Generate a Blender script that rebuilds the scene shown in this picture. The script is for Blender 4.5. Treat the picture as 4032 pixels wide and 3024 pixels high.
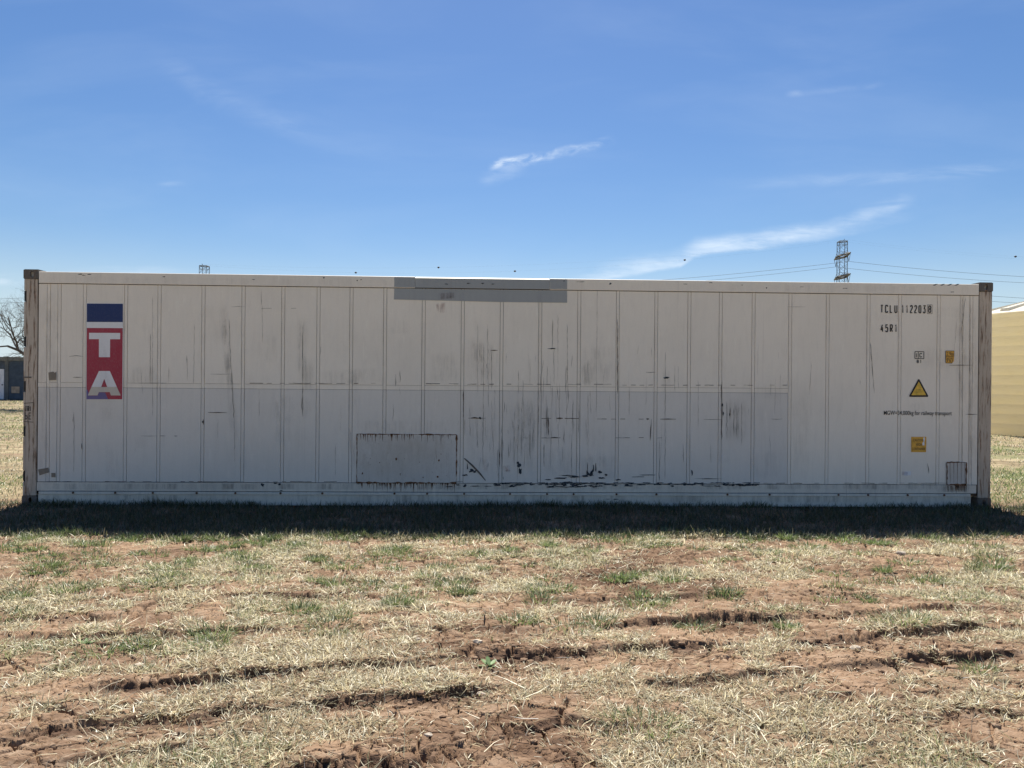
import bpy, bmesh, math, random
import numpy as np
from mathutils import Vector, Matrix

for o in list(bpy.data.objects):
    bpy.data.objects.remove(o)
S = bpy.context.scene
COL = S.collection
R = math.radians
rng = np.random.default_rng(7)
random.seed(7)

# ------------------------------------------------------------------ camera
# container frame: X along the container, Y away from the viewer, Z up
CAM = np.array([5.666, -9.262, 1.546])
YAW, PITCH, ROLL, FPX = R(-2.105), R(-0.054), R(0.48), 2900.0
cy_, sy_ = math.cos(YAW), math.sin(YAW)
xv = np.array([cy_, sy_, 0.0]); yv = np.array([-sy_, cy_, 0.0]); zv = np.array([0, 0, 1.0])
fw = math.cos(PITCH) * yv + math.sin(PITCH) * zv
up0 = -math.sin(PITCH) * yv + math.cos(PITCH) * zv
rt = math.cos(ROLL) * xv + math.sin(ROLL) * up0
up = -math.sin(ROLL) * xv + math.cos(ROLL) * up0
cam = bpy.data.objects.new('camera', bpy.data.cameras.new('camera'))
COL.objects.link(cam)
cam.matrix_world = Matrix(((rt[0], up[0], -fw[0], CAM[0]), (rt[1], up[1], -fw[1], CAM[1]),
                           (rt[2], up[2], -fw[2], CAM[2]), (0, 0, 0, 1)))
cam.data.sensor_width = 36.0
cam.data.lens = 36.0 * FPX / 4032.0
cam.data.clip_start = 0.05
cam.data.clip_end = 8000
S.camera = cam

# ------------------------------------------------------------------ light
SUN_EL, SUN_AZ = R(58.0), R(1.5)
w = bpy.data.worlds.new('World'); S.world = w; w.use_nodes = True
SKY_STRENGTH = 0.0655
sun = bpy.data.objects.new('sun', bpy.data.lights.new('sun', 'SUN'))
COL.objects.link(sun)
sun.data.energy = 5.0
sun.data.angle = R(0.5)
sun.data.color = (1.0, 0.95, 0.87)
sd = Vector((math.sin(SUN_AZ) * math.cos(SUN_EL), math.cos(SUN_AZ) * math.cos(SUN_EL), math.sin(SUN_EL)))
sun.rotation_euler = sd.to_track_quat('Z', 'Y').to_euler()
S.view_settings.view_transform = 'Standard'
S.view_settings.look = 'None'
S.view_settings.gamma = 1.0
S.view_settings.use_curve_mapping = False
S.view_settings.exposure = 0.69
S.render.engine = 'CYCLES'
S.cycles.use_denoising = True
S.cycles.max_bounces = 6
S.cycles.transparent_max_bounces = 16
S.cycles.sample_clamp_indirect = 8


# ------------------------------------------------------------------ node helper
class NT:
    def __init__(s, tree):
        s.t = tree; s.n = tree.nodes; s.l = tree.links

    def node(s, typ, **kw):
        n = s.n.new(typ)
        for k, v in kw.items():
            setattr(n, k, v)
        return n

    def put(s, sock, v):
        if isinstance(v, bpy.types.NodeSocket):
            s.l.new(v, sock)
        elif v is not None:
            if hasattr(sock.default_value, '__len__') and not hasattr(v, '__len__'):
                v = [v] * len(sock.default_value)
            if hasattr(v, '__len__') and len(v) == 3 and len(sock.default_value) == 4:
                v = (*v, 1)
            sock.default_value = v

    def m(s, op, a, b=None, c=None, clamp=False):
        n = s.node('ShaderNodeMath', operation=op, use_clamp=clamp)
        for i, v in enumerate((a, b, c)):
            s.put(n.inputs[i], v) if v is not None else None
        return n.outputs[0]

    def mix(s, f, a, b, blend='MIX'):
        n = s.node('ShaderNodeMix', data_type='RGBA', blend_type=blend)
        s.put(n.inputs[0], f); s.put(n.inputs[6], a); s.put(n.inputs[7], b)
        return n.outputs[2]

    def sstep(s, x, lo, hi, a=0.0, b=1.0):
        n = s.node('ShaderNodeMapRange', interpolation_type='SMOOTHSTEP')
        for i, v in enumerate((x, lo, hi, a, b)):
            s.put(n.inputs[i], v)
        return n.outputs[0]

    def lin(s, x, lo, hi, a=0.0, b=1.0):
        n = s.node('ShaderNodeMapRange')
        for i, v in enumerate((x, lo, hi, a, b)):
            s.put(n.inputs[i], v)
        return n.outputs[0]

    def noise(s, vec, scale, detail=4, rough=0.55, dist=0.0, dims='3D'):
        n = s.node('ShaderNodeTexNoise', noise_dimensions=dims)
        s.put(n.inputs['Vector'], vec)
        n.inputs['Scale'].default_value = scale; n.inputs['Detail'].default_value = detail
        n.inputs['Roughness'].default_value = rough; n.inputs['Distortion'].default_value = dist
        return n.outputs[0]

    def map(s, vec, scale=(1, 1, 1), loc=(0, 0, 0), rot=(0, 0, 0)):
        n = s.node('ShaderNodeMapping')
        s.put(n.inputs[0], vec)
        n.inputs['Location'].default_value = loc; n.inputs['Rotation'].default_value = rot
        n.inputs['Scale'].default_value = scale
        return n.outputs[0]

    def objco(s):
        return s.node('ShaderNodeTexCoord').outputs['Object']

    def attr(s, name, out='Color'):
        return s.node('ShaderNodeAttribute', attribute_name=name).outputs[out]

    def xyz(s, v):
        n = s.node('ShaderNodeSeparateXYZ'); s.put(n.inputs[0], v)
        return n.outputs


# ------------------------------------------------------------------ sky with thin cirrus
nt = NT(w.node_tree); nt.n.clear()
sky = nt.node('ShaderNodeTexSky', sky_type='NISHITA')
sky.sun_disc = False
sky.sun_elevation = SUN_EL; sky.sun_rotation = SUN_AZ
sky.altitude = 300; sky.air_density = 1.15; sky.dust_density = 0.4; sky.ozone_density = 3.5
hsv = nt.node('ShaderNodeHueSaturation')
hsv.inputs['Hue'].default_value = 0.507; hsv.inputs['Saturation'].default_value = 1.22; hsv.inputs['Value'].default_value = 1.0
nt.put(hsv.inputs['Color'], sky.outputs[0])
gen = nt.node('ShaderNodeTexCoord').outputs['Generated']
# rotate so that +Y is the direction the container's front looks away to
dv = nt.map(gen, rot=(0, 0, R(2.105)))
dx, dy, dz = nt.xyz(dv)[:3]
nt.put(hsv.inputs['Saturation'], nt.sstep(dz, 0.0, 0.20, 0.8, 1.22))
fy = nt.m('MAXIMUM', dy, 0.02)
az = nt.m('DIVIDE', dx, fy); el = nt.m('DIVIDE', dz, fy)
front = nt.sstep(dy, 0.2, 0.4)
cv = nt.node('ShaderNodeCombineXYZ'); nt.put(cv.inputs[0], az); nt.put(cv.inputs[1], el)
cvec = cv.outputs[0]
warp = nt.m('SUBTRACT', nt.noise(cvec, 14, 4, 0.6), 0.5)


def pxdir(u, v):      # direction tangents of a spot in the sky
    d = fw + rt * (u - 1106) * 1.8228 / FPX - up * (v - 829.5) * 1.8228 / FPX
    a, b, c = d @ xv, d @ yv, d[2]
    return a / b, c / b


def streak(pts, below, above, noise_rot, gain, wamp=0.012, lo=0.28, hi=0.72, sc=(9, 40, 1)):
    P = [(pxdir(u, v), k) for u, v, k in pts]
    a0, a1 = P[0][0][0], P[-1][0][0]
    es = [p[0][1] for p in P]; e0, e1 = min(es) - .01, max(es) + .01
    t = nt.lin(az, a0, a1)
    r = nt.node('ShaderNodeValToRGB'); r.color_ramp.interpolation = 'B_SPLINE'
    els = r.color_ramp.elements
    while len(els) < len(P):
        els.new(0.5)
    r2 = nt.node('ShaderNodeValToRGB'); r2.color_ramp.interpolation = 'EASE'
    els2 = r2.color_ramp.elements
    while len(els2) < len(P):
        els2.new(0.5)
    for i, ((a, e), k) in enumerate(P):
        f = (a - a0) / (a1 - a0); q = (e - e0) / (e1 - e0)
        els[i].position = f; els[i].color = (q, q, q, 1)
        els2[i].position = f; els2[i].color = (k, k, k, 1)
    nt.put(r.inputs[0], t); nt.put(r2.inputs[0], t)
    ce = nt.lin(r.outputs[0], 0, 1, e0, e1)
    s_ = nt.m('ADD', nt.m('SUBTRACT', el, ce), nt.m('MULTIPLY', warp, wamp))
    prof = nt.m('MULTIPLY', nt.sstep(s_, -below, 0), nt.sstep(s_, 0, above, 1, 0))
    fib = nt.noise(nt.map(cvec, scale=sc, rot=(0, 0, noise_rot)), 1.0, 5, 0.6, 0.6)
    prof = nt.m('MULTIPLY', prof, nt.sstep(fib, lo, hi))
    prof = nt.m('MULTIPLY', prof, r2.outputs[0])
    return nt.m('MULTIPLY', prof, gain)


c1 = streak([(1215, 611, 0), (1330, 597, .85), (1470, 569, .85), (1500, 549, 1.0), (1620, 533, .95), (1760, 520, .55), (1900, 484, .18), (2000, 470, 0)],
            0.007, 0.028, R(-9), 0.66)
c1b = streak([(1380, 590, 0), (1520, 536, .35), (1690, 512, .75), (1800, 500, .5), (1930, 444, .42), (1990, 432, 0)],
             0.012, 0.020, R(-12), 0.7, wamp=.02)
c2 = streak([(1050, 366, 0), (1080, 352, .8), (1150, 343, 1.0), (1190, 338, .85), (1200, 332, .6), (1280, 312, .45), (1340, 296, 0)],
            0.011, 0.009, R(-14), 0.78, wamp=.016, lo=.36, hi=.70, sc=(22, 60, 1))
c2b = streak([(1025, 392, 0), (1065, 384, .35), (1100, 368, .5), (1150, 352, 0)], 0.016, 0.018, R(-30), 0.5)
c3 = streak([(330, 397, 0), (370, 396, .4), (410, 395, 0)], 0.006, 0.006, R(0), 0.6, wamp=.004)
c4 = streak([(1690, 205, 0), (1720, 200, .35), (1740, 204, .1), (1880, 186, .25), (1920, 180, 0)], .006, .008, R(-10), .5, wamp=.008)
c5 = streak([(1500, 400, 0), (1800, 395, .3), (2100, 368, .4), (2212, 352, .1)], .012, .014, R(-8), .5)
c6 = streak([(100, 590, 0), (300, 585, .5), (420, 592, .2), (520, 596, 0)], .012, .010, R(0), .6)
c7 = streak([(-60, 604, 0.2), (10, 602, .7), (60, 606, .2), (90, 606, 0)], .012, .010, R(0), .7)
c8 = streak([(300, 90, 0), (430, 190, .35), (620, 275, .3), (760, 310, .15), (950, 350, 0)], .03, .03, R(28), .28)
c9 = streak([(1040, 370, 0), (1300, 610, .0), (1330, 505, .15), (1360, 545, .3), (1420, 580, 0)], .02, .02, R(30), .3)
tot = c1
for c in (c1b, c2, c2b, c3, c4, c5, c6, c7, c8):
    tot = nt.m('ADD', tot, c)
veil = nt.m('MULTIPLY', nt.sstep(nt.noise(nt.map(cvec, scale=(2.2, 9, 1), rot=(0, 0, R(-8))), 1.0, 5, .55, .4), .42, .75), .06)
tot = nt.m('MULTIPLY', nt.m('ADD', tot, veil), front, clamp=True)
basec = nt.mix(nt.sstep(dz, -.02, .17, .75, 0.0), hsv.outputs[0], (5.5, 7.2, 8.6, 1))
skyc = nt.mix(tot, basec, (8.6, 9.6, 10.6, 1))
bg = nt.node('ShaderNodeBackground'); bg.inputs[1].default_value = SKY_STRENGTH
nt.put(bg.inputs[0], skyc)
wo = nt.node('ShaderNodeOutputWorld'); nt.l.new(bg.outputs[0], wo.inputs[0])


# ------------------------------------------------------------------ object helpers
def link(name, me, mat=None, parent=None, smooth=False):
    o = bpy.data.objects.new(name, me)
    COL.objects.link(o)
    if mat and not me.materials:
        me.materials.append(mat)
    if parent:
        o.parent = parent
    if smooth:
        me.polygons.foreach_set('use_smooth', [True] * len(me.polygons))
    return o


def tag(o, label=None, cat=None, group=None, kind=None):
    for k, v in (('label', label), ('category', cat), ('group', group), ('kind', kind)):
        if v:
            o[k] = v
    return o


def empty(name, loc, label, cat, group=None):
    o = bpy.data.objects.new(name, None); COL.objects.link(o); o.location = loc
    o.empty_display_size = 0.2
    return tag(o, label, cat, group)


class MB:                      # collects simple shapes into one mesh
    def __init__(s):
        s.v = []; s.f = []

    def add(s, vs, fs):
        n = len(s.v); s.v += [tuple(map(float, q)) for q in vs]; s.f += [tuple(i + n for i in q) for q in fs]

    def box(s, a, b):
        (x0, y0, z0), (x1, y1, z1) = a, b
        s.add([(x0, y0, z0), (x1, y0, z0), (x1, y1, z0), (x0, y1, z0), (x0, y0, z1), (x1, y0, z1), (x1, y1, z1), (x0, y1, z1)],
              [(0, 3, 2, 1), (4, 5, 6, 7), (0, 1, 5, 4), (1, 2, 6, 5), (2, 3, 7, 6), (3, 0, 4, 7)])

    def bar(s, p, q, t, n=4, t2=None):
        p, q = Vector(p), Vector(q); d = (q - p)
        if d.length < 1e-6:
            return
        d.normalize(); a = d.orthogonal().normalized(); b = d.cross(a)
        t2 = t if t2 is None else t2
        vs = []
        for c, r in ((p, t), (q, t2)):
            for i in range(n):
                g = 2 * math.pi * (i + .5) / n
                vs.append(c + (a * math.cos(g) + b * math.sin(g)) * r)
        fs = [(i, (i + 1) % n, n + (i + 1) % n, n + i) for i in range(n)]
        s.add(vs, fs + [tuple(range(n - 1, -1, -1)), tuple(range(n, 2 * n))])

    def tube(s, pts, t, n=5):
        for a, b in zip(pts[:-1], pts[1:]):
            s.bar(a, b, t, n)

    def poly(s, pts):
        s.add(pts, [tuple(range(len(pts)))])

    def mesh(s, name):
        me = bpy.data.meshes.new(name); me.from_pydata(s.v, [], s.f); me.validate(); me.update()
        return me

    def build(s, name, mat, parent=None, smooth=False):
        return link(name, s.mesh(name), mat, parent, smooth)


def bevelled(o, wdt=0.006, seg=2):
    bm = bmesh.new(); bm.from_mesh(o.data)
    bmesh.ops.remove_doubles(bm, verts=bm.verts, dist=1e-5)
    bmesh.ops.bevel(bm, geom=[e for e in bm.edges if e.is_manifold and e.calc_face_angle(0) > .5], offset=wdt, segments=seg, affect='EDGES', profile=.6)
    bm.to_mesh(o.data); bm.free()
    return o


K = 1.8228


def ray(u, v):
    return fw + rt * ((u * K - 2016) / FPX) - up * ((v * K - 1512) / FPX)


def F(u, v, y=0.0):           # a spot on the container's face -> X, Z in metres
    d = ray(u, v); t = (y - CAM[1]) / d[1]
    p = CAM + d * t
    return p[0], p[2]


def G(u, v, z=0.0):           # a spot on the ground -> X, Y in metres
    d = ray(u, v); t = (z - CAM[2]) / d[2]
    p = CAM + d * t
    return p[0], p[1]


def world(xr, dep, z=0.0):
    p = CAM + xv * xr + yv * dep
    return np.array([p[0], p[1], z])


# ------------------------------------------------------------------ materials
def newmat(name):
    m = bpy.data.materials.new(name); m.use_nodes = True
    t = NT(m.node_tree); t.n.clear()
    out = t.node('ShaderNodeOutputMaterial')
    return m, t, out


def principled(t, out, col, rough=0.6, metal=0.0, bump=None, bs=0.1, bd=0.01, spec=0.4):
    p = t.node('ShaderNodeBsdfPrincipled')
    t.put(p.inputs['Base Color'], col); t.put(p.inputs['Roughness'], rough); t.put(p.inputs['Metallic'], metal)
    p.inputs['Specular IOR Level'].default_value = spec
    if bump is not None:
        b = t.node('ShaderNodeBump'); b.inputs['Strength'].default_value = bs; b.inputs['Distance'].default_value = bd
        t.put(b.inputs['Height'], bump); t.l.new(b.outputs[0], p.inputs['Normal'])
    t.l.new(p.outputs[0], out.inputs[0])
    return p


def paint(name, base, dirt=(0.27, 0.235, 0.19), amount=0.5, streak_=0.5, rust=0.0, rough=0.55, bs=.25, tint=None):
    m, t, out = newmat(name)
    co = t.objco()
    big = t.noise(t.map(co, scale=(0.7, 1, 0.9)), 1.0, 5, .6)
    c = t.mix(t.m('MULTIPLY', t.sstep(big, .35, .75), amount * .5), base, dirt)
    fine = t.noise(t.map(co, scale=(16, 6, 3.0)), 1.0, 6, .68)
    c = t.mix(t.m('MULTIPLY', t.sstep(fine, .44, .72), amount * .36), c, dirt)
    grain = t.noise(t.map(co, scale=(70, 20, 34)), 1.0, 3, .7)
    c = t.mix(t.m('MULTIPLY', t.sstep(grain, .45, .75), amount * .3), c, (0.3, 0.28, 0.25))
    st = t.noise(t.map(co, scale=(26, 3, 0.45), loc=(3, 0, 1)), 1.0, 5, .62, .15)
    stm = t.m('MULTIPLY', t.sstep(st, .56, .78), t.sstep(t.noise(co, .9, 3), .42, .62))
    c = t.mix(t.m('MULTIPLY', stm, streak_), c, (0.16, 0.135, 0.11))
    pale = t.noise(t.map(co, scale=(9, 3, 2.2), loc=(9, 2, 4)), 1.0, 6, .7)
    c = t.mix(t.m('MULTIPLY', t.sstep(pale, .56, .74), .35), c, [min(1, q * 1.22) for q in base])
    sp = t.noise(t.map(co, scale=(38, 10, 26), loc=(1, 5, 2)), 1.0, 4, .6)
    c = t.mix(t.m('MULTIPLY', t.sstep(sp, .70, .76), .5 * amount), c, (0.11, 0.085, 0.06))
    if rust > 0:
        rn = t.noise(t.map(co, scale=(34, 6, 2.4), loc=(2, 2, 7)), 1.0, 7, .72, .3)
        rm = t.sstep(rn, .62 - .28 * rust, .72 - .2 * rust)
        rc = t.mix(t.sstep(t.noise(t.map(co, scale=(60, 15, 14)), 1.0, 5, .7), .38, .62), (0.075, 0.045, 0.028), (0.25, 0.145, 0.082))
        c = t.mix(rm, c, rc)
    bump = t.m('ADD', t.m('MULTIPLY', t.noise(t.map(co, scale=(1.6, 1, 1.1)), 1.0, 3), 1.0), t.m('MULTIPLY', t.noise(co, 45, 4), .06))
    principled(t, out, c, rough, 0, bump, bs, .03)
    return m


M = {}
M['upper'] = paint('aged_cream_paint', (0.86, 0.795, 0.68), amount=.2, streak_=.16)
M['lower'] = paint('aged_grey_white_paint', (0.725, 0.69, 0.622), dirt=(0.30, 0.28, 0.255), amount=.26, streak_=.16)
M['rail'] = paint('rail_paint', (0.86, 0.795, 0.68), amount=.2, streak_=.16)
M['kick'] = paint('kick_paint', (0.77, 0.70, 0.585), dirt=(0.2, 0.17, 0.14), amount=.5, streak_=.5)
M['post'] = paint('rusted_post_paint', (0.56, 0.475, 0.38), amount=.9, streak_=.9, rust=.44, bs=.6)
M['cast'] = paint('casting_steel', (0.13, 0.115, 0.10), dirt=(0.06, 0.05, 0.04), amount=.8, streak_=.5, rust=.35, rough=.7, bs=.7)
M['patch'] = paint('grey_patch_paint', (0.34, 0.36, 0.36), dirt=(0.20, 0.2, 0.19), amount=.3, streak_=.35)
M['access'] = paint('access_panel_paint', (0.62, 0.60, 0.555), dirt=(0.33, 0.28, 0.21), amount=.7, streak_=.45, rust=.05)
M['blue'] = paint('faded_navy_paint', (0.010, 0.030, 0.13), dirt=(0.02, 0.03, 0.07), amount=.25, streak_=.1)
M['red'] = paint('faded_crimson_paint', (0.36, 0.022, 0.05), dirt=(0.40, 0.10, 0.13), amount=.7, streak_=.2)
M['violet'] = paint('sun_faded_violet_paint', (0.15, 0.13, 0.30), dirt=(0.16, 0.10, 0.2), amount=.5, streak_=.1)
M['white'] = paint('lettering_white_paint', (0.80, 0.80, 0.80), amount=.2, streak_=.2)
M['cream'] = paint('yellowed_letter_paint', (0.62, 0.57, 0.49), amount=.3, streak_=.2)
M['tape'] = paint('old_tape', (0.24, 0.205, 0.16), dirt=(0.15, 0.13, 0.1), amount=.8)


def flat(name, col, rough=.6, var=.25, scale=30, metal=0):
    m, t, out = newmat(name)
    n = t.noise(t.objco(), scale, 4, .6)
    c = t.mix(t.sstep(n, .3, .7), [q * (1 - var) for q in col], [min(1, q * (1 + var)) for q in col])
    principled(t, out, c, rough, metal)
    return m


M['gap'] = flat('joint_grime', (0.075, 0.045, 0.027), .9, .5, 6)
M['black'] = flat('black_marking', (0.018, 0.018, 0.02), .6, .3, 60)
M['chip'] = flat('bare_primer', (0.035, 0.042, 0.05), .7, .55, 35)
M['rust'] = flat('rust', (0.15, 0.076, 0.038), .9, .5, 45)
M['scratch'] = flat('scratch_grime', (0.12, 0.10, 0.082), .85, .4, 20)
M['yellow'] = flat('faded_yellow_vinyl', (0.70, 0.45, 0.06), .55, .18, 22)
M['amber'] = flat('faded_amber_vinyl', (0.68, 0.37, 0.05), .55, .18, 22)
M['hole'] = flat('dark_cavity', (0.02, 0.018, 0.016), .9, .2)
M['lip'] = paint('peeling_cream_lip', (0.72, 0.68, 0.52), dirt=(0.25, 0.18, 0.1), amount=.9, streak_=.1, rust=.1)
M['galv'] = flat('dull_galvanised_steel', (0.115, 0.125, 0.13), .6, .2, 2)
M['hinge'] = flat('dark_hinge_steel', (0.035, 0.034, 0.032), .7, .4, 30)
M['wire'] = flat('weathered_conductor', (0.09, 0.10, 0.11), .7, .1, 2)
M['ball'] = flat('marker_ball_shell', (0.05, 0.055, 0.075), .6, .2, 2)
M['stone'] = flat('pale_limestone', (0.50, 0.42, 0.32), .9, .4, 40)
M['bark'] = flat('grey_bark', (0.105, 0.09, 0.075), .95, .35, 8)

# ------------------------------------------------------------------ numpy noise
TAB = np.random.default_rng(3).random((256, 256))


def vn(x, y, off=0):
    xi = np.floor(x).astype(np.int64); yi = np.floor(y).astype(np.int64)
    fx = x - xi; fy_ = y - yi
    fx = fx * fx * (3 - 2 * fx); fy_ = fy_ * fy_ * (3 - 2 * fy_)
    xi = xi + off * 37; yi = yi + off * 91
    a = TAB[xi & 255, yi & 255]; b = TAB[(xi + 1) & 255, yi & 255]
    c = TAB[xi & 255, (yi + 1) & 255]; d = TAB[(xi + 1) & 255, (yi + 1) & 255]
    return (a * (1 - fx) + b * fx) * (1 - fy_) + (c * (1 - fx) + d * fx) * fy_


def fbm(x, y, off=0, octv=4, rough=.55):
    s = 0; a = 1; n = 0
    for i in range(octv):
        s = s + a * vn(x * 2 ** i + 5.3 * i, y * 2 ** i + 2.1 * i, off + i); n += a; a *= rough
    return s / n


def ss(x, a, b):
    t = np.clip((x - a) / (b - a), 0, 1)
    return t * t * (3 - 2 * t)


# ------------------------------------------------------------------ ground relief
LEDGES = [  # polyline seen on the ground, drop in metres
    ([(1270, 1352), (1420, 1340), (1520, 1333), (1640, 1333), (1740, 1329)], .075),
    ([(1740, 1331), (1860, 1327), (1960, 1323), (2090, 1316), (2200, 1310)], .035),
    ([(1690, 1392), (1760, 1386), (1850, 1380), (1960, 1366), (2090, 1360), (2230, 1352)], .055),
    ([(120, 1494), (330, 1477), (560, 1463), (700, 1450), (870, 1440)], .055),
    ([(850, 1442), (950, 1432), (1060, 1421), (1160, 1413), (1300, 1398), (1480, 1396), (1620, 1388)], .060),
    ([(-60, 1592), (160, 1570), (300, 1549), (480, 1540), (600, 1530)], .05),
    ([(620, 1530), (760, 1517), (940, 1511), (1080, 1492)], .06),
    ([(1400, 1484), (1500, 1476), (1640, 1461), (1790, 1449)], .045),
    ([(1780, 1450), (1900, 1438), (2000, 1422), (2140, 1412), (2240, 1406)], .06),
    ([(1750, 1524), (1880, 1508), (2010, 1500)], .04),
    ([(-60, 1385), (120, 1374), (380, 1369), (560, 1363), (880, 1358)], .030),
    ([(900, 1362), (1050, 1356), (1210, 1352)], .03),
    ([(460, 1292), (600, 1289), (760, 1290)], .03),
    ([(1080, 1296), (1250, 1290), (1430, 1291), (1580, 1289)], .03),
    ([(1560, 1288), (1700, 1285), (1900, 1282)], .02),
    ([(-60, 1340), (60, 1338), (160, 1336), (300, 1330)], .025),
    ([(1080, 1590), (1180, 1572), (1300, 1568), (1420, 1570)], .035),
    ([(1880, 1560), (2010, 1545), (2120, 1536), (2240, 1530)], .045),
    ([(600, 1660), (780, 1650), (950, 1645)], .04),
    ([(-60, 1640), (150, 1628), (300, 1610), (520, 1590)], .03),
]
LEDGES = [(np.array([G(*p) for p in pts]), a) for pts, a in LEDGES]
MUD = [  # bare, damp soil: centre, half sizes (photo px), strength
    (1330, 1230, 150, 22, .9, -14), (1440, 1200, 110, 14, .7, 0), (1420, 1270, 190, 14, .9, 0), (1250, 1292, 170, 10, .6, 0), (1560, 1262, 80, 16, .8, 0),
    (700, 1286, 260, 16, .55, 0), (170, 1268, 140, 16, .45, 0), (1880, 1222, 160, 22, .6, 0), (1560, 1345, 200, 16, .75, 0),
    (1000, 1350, 170, 22, .5, 0), (1060, 1412, 260, 26, .65, 0), (1110, 1450, 150, 40, .5, 0), (470, 1385, 220, 20, .4, 0),
    (1170, 1590, 150, 44, 1.0, 0), (960, 1620, 260, 50, .65, 0), (1900, 1395, 260, 22, .35, 0), (2060, 1570, 170, 40, .45, 0),
    (1850, 1470, 220, 28, .4, 0), (1560, 1600, 140, 24, .3, 0), (330, 1570, 260, 22, .4, 0), (840, 1525, 180, 26, .5, 0),
    (1960, 1262, 200, 14, .35, 0), (620, 1225, 120, 8, .3, 0), (2090, 1330, 140, 10, .35, 0), (300, 1478, 160, 16, .4, 0),
]


THATCH = [(1400, 1330, 190, 20, .8, 0), (1300, 1390, 160, 26, .6, 0), (1480, 1490, 200, 60, .9, 0), (1400, 1560, 160, 40, .8, 0), (2000, 1610, 260, 60, 1.0, 0), (1780, 1640, 160, 40, .9, 0),
          (300, 1530, 260, 26, .8, 0), (560, 1585, 200, 36, .7, 0), (150, 1640, 240, 40, .9, 0), (1960, 1300, 260, 30, .7, 0), (100, 1430, 220, 50, .8, 0), (480, 1430, 260, 30, .7, 0),
          (1760, 1400, 180, 26, .7, 0), (1620, 1440, 140, 24, .7, 0), (820, 1400, 200, 30, .7, 0), (800, 1480, 160, 24, .6, 0), (2120, 1450, 140, 44, .9, 0), (860, 1340, 260, 18, .6, 0),
          (300, 1300, 300, 30, .6, 0), (500, 1240, 300, 26, .6, 0), (1300, 1630, 120, 36, .7, 0), (1850, 1550, 160, 24, .6, 0), (560, 1510, 200, 18, .6, 0)]


def mudmask(x, y, MUD=MUD):
    wx = (fbm(x * 3, y * 3, 11) - .5) * .45; wy = (fbm(x * 3, y * 3, 17) - .5) * .45
    m = np.zeros_like(x)
    for u, v, hu, hv, k, tilt in MUD:
        cx, cyy = G(u, v); ex = abs(G(u + hu, v)[0] - cx); y0 = G(u, v - hv)[1]; y1 = G(u, v + hv)[1]
        ey = abs(y0 - y1) / 2 + .06
        ddx = x + wx - cx; ddy = y + wy * .8 - cyy
        if tilt:
            sl = (G(u + hu, v + tilt * 2)[1] - cyy) / ex
            ddy = ddy - sl * ddx
        r = np.sqrt((ddx / ex) ** 2 + (ddy / ey) ** 2)
        m = np.maximum(m, k * ss(r, 1.25, .55))
    return m


def relief(x, y, cracks=False):
    """height and ledge closeness"""
    h = (fbm(x * .8, y * .9, 1, 3) - .5) * .07 + (fbm(x * 3.1, y * 5.0, 5, 4) - .5) * .024 + (fbm(x * 13, y * 19, 9, 4) - .5) * .011
    near = np.zeros_like(x)
    jag = (fbm(x * 4, y * 1.2, 21, 4) - .5) * .13 + (fbm(x * 13, y * 5, 27, 3) - .5) * .04
    gate = ss(fbm(x * 1.7, y * .5 + 9, 31, 3), .36, .54)
    for i, (P, a) in enumerate(LEDGES):
        a = a * (.78 if P[0, 1] < -5.6 else 1.0)
        s_ = y + jag - np.interp(x, P[:, 0], P[:, 1])
        L = P[-1, 0] - P[0, 0]; ed = min(.45, L * .2)
        env = ss(x, P[0, 0] - ed * .5, P[0, 0] + ed) * ss(x, P[-1, 0] + ed * .5, P[-1, 0] - ed)
        g2 = env * (.58 + .42 * gate) * (.75 + .5 * vn(x * 2.7 + i * 3.3, y * 0 + i, 41))
        st = 1 / (1 + np.exp(-np.clip(s_ / .0075, -60, 60)))
        prof = st * np.exp(-np.maximum(s_, 0) / .26) * 1.0 - (1 - st) * .75 * np.exp(np.minimum(s_, 0) / .16)
        h = h + .54 * a * g2 * prof
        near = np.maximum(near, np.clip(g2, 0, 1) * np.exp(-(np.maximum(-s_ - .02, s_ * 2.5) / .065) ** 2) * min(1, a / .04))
    q = fbm(x * 1.1 + 3, y * 3.2, 61, 4) * 9 + (fbm(x * 9, y * 9, 65, 2) - .5) * .8
    fq = q - np.floor(q)
    tg = ss(fbm(x * 1.7, y * 2.1, 67, 3), .40, .58)
    h = h + tg * .012 * (ss(fq, .40, .56) - fq)
    q = fbm(x * 3.3 + 8, y * 8, 71, 3) * 8 + (fbm(x * 20, y * 20, 75, 2) - .5) * .6
    fq = q - np.floor(q)
    h = h + (.3 + .7 * tg) * .006 * (ss(fq, .40, .58) - fq)
    return h, near


def cover(x, y):
    c = fbm(x * 1.5, y * 2.4, 51, 4)
    _, nr = relief(x, y)
    th = mudmask(x, y, THATCH)
    c = c + (fbm(x * 5, y * 8, 55, 3) - .5) * .95 + th * .13 - .074 - .006 * ss(y - cy0, 4.6, 6.2)
    return np.clip(ss(c, .42, .54) * (1 - .93 * np.clip(mudmask(x, y) * 1.15 - th * .3, 0, 1)) * (1 - .8 * nr), 0, 1)


def voro(x, y, seed):
    xi = np.floor(x).astype(np.int64); yi = np.floor(y).astype(np.int64)
    tabx = np.random.default_rng(seed).random((128, 128)); taby = np.random.default_rng(seed + 1).random((128, 128))
    f1 = np.full(x.shape, 9.); f2 = np.full(x.shape, 9.); idc = np.zeros(x.shape)
    for i in (-1, 0, 1):
        for j in (-1, 0, 1):
            a = xi + i; b = yi + j
            jx = tabx[a & 127, b & 127]; jy = taby[a & 127, b & 127]
            d = np.hypot(a + jx - x, b + jy - y)
            up_ = d < f1
            f2 = np.where(up_, f1, np.minimum(f2, d)); idc = np.where(up_, jx, idc); f1 = np.where(up_, d, f1)
    return f1, f2, idc


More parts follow.
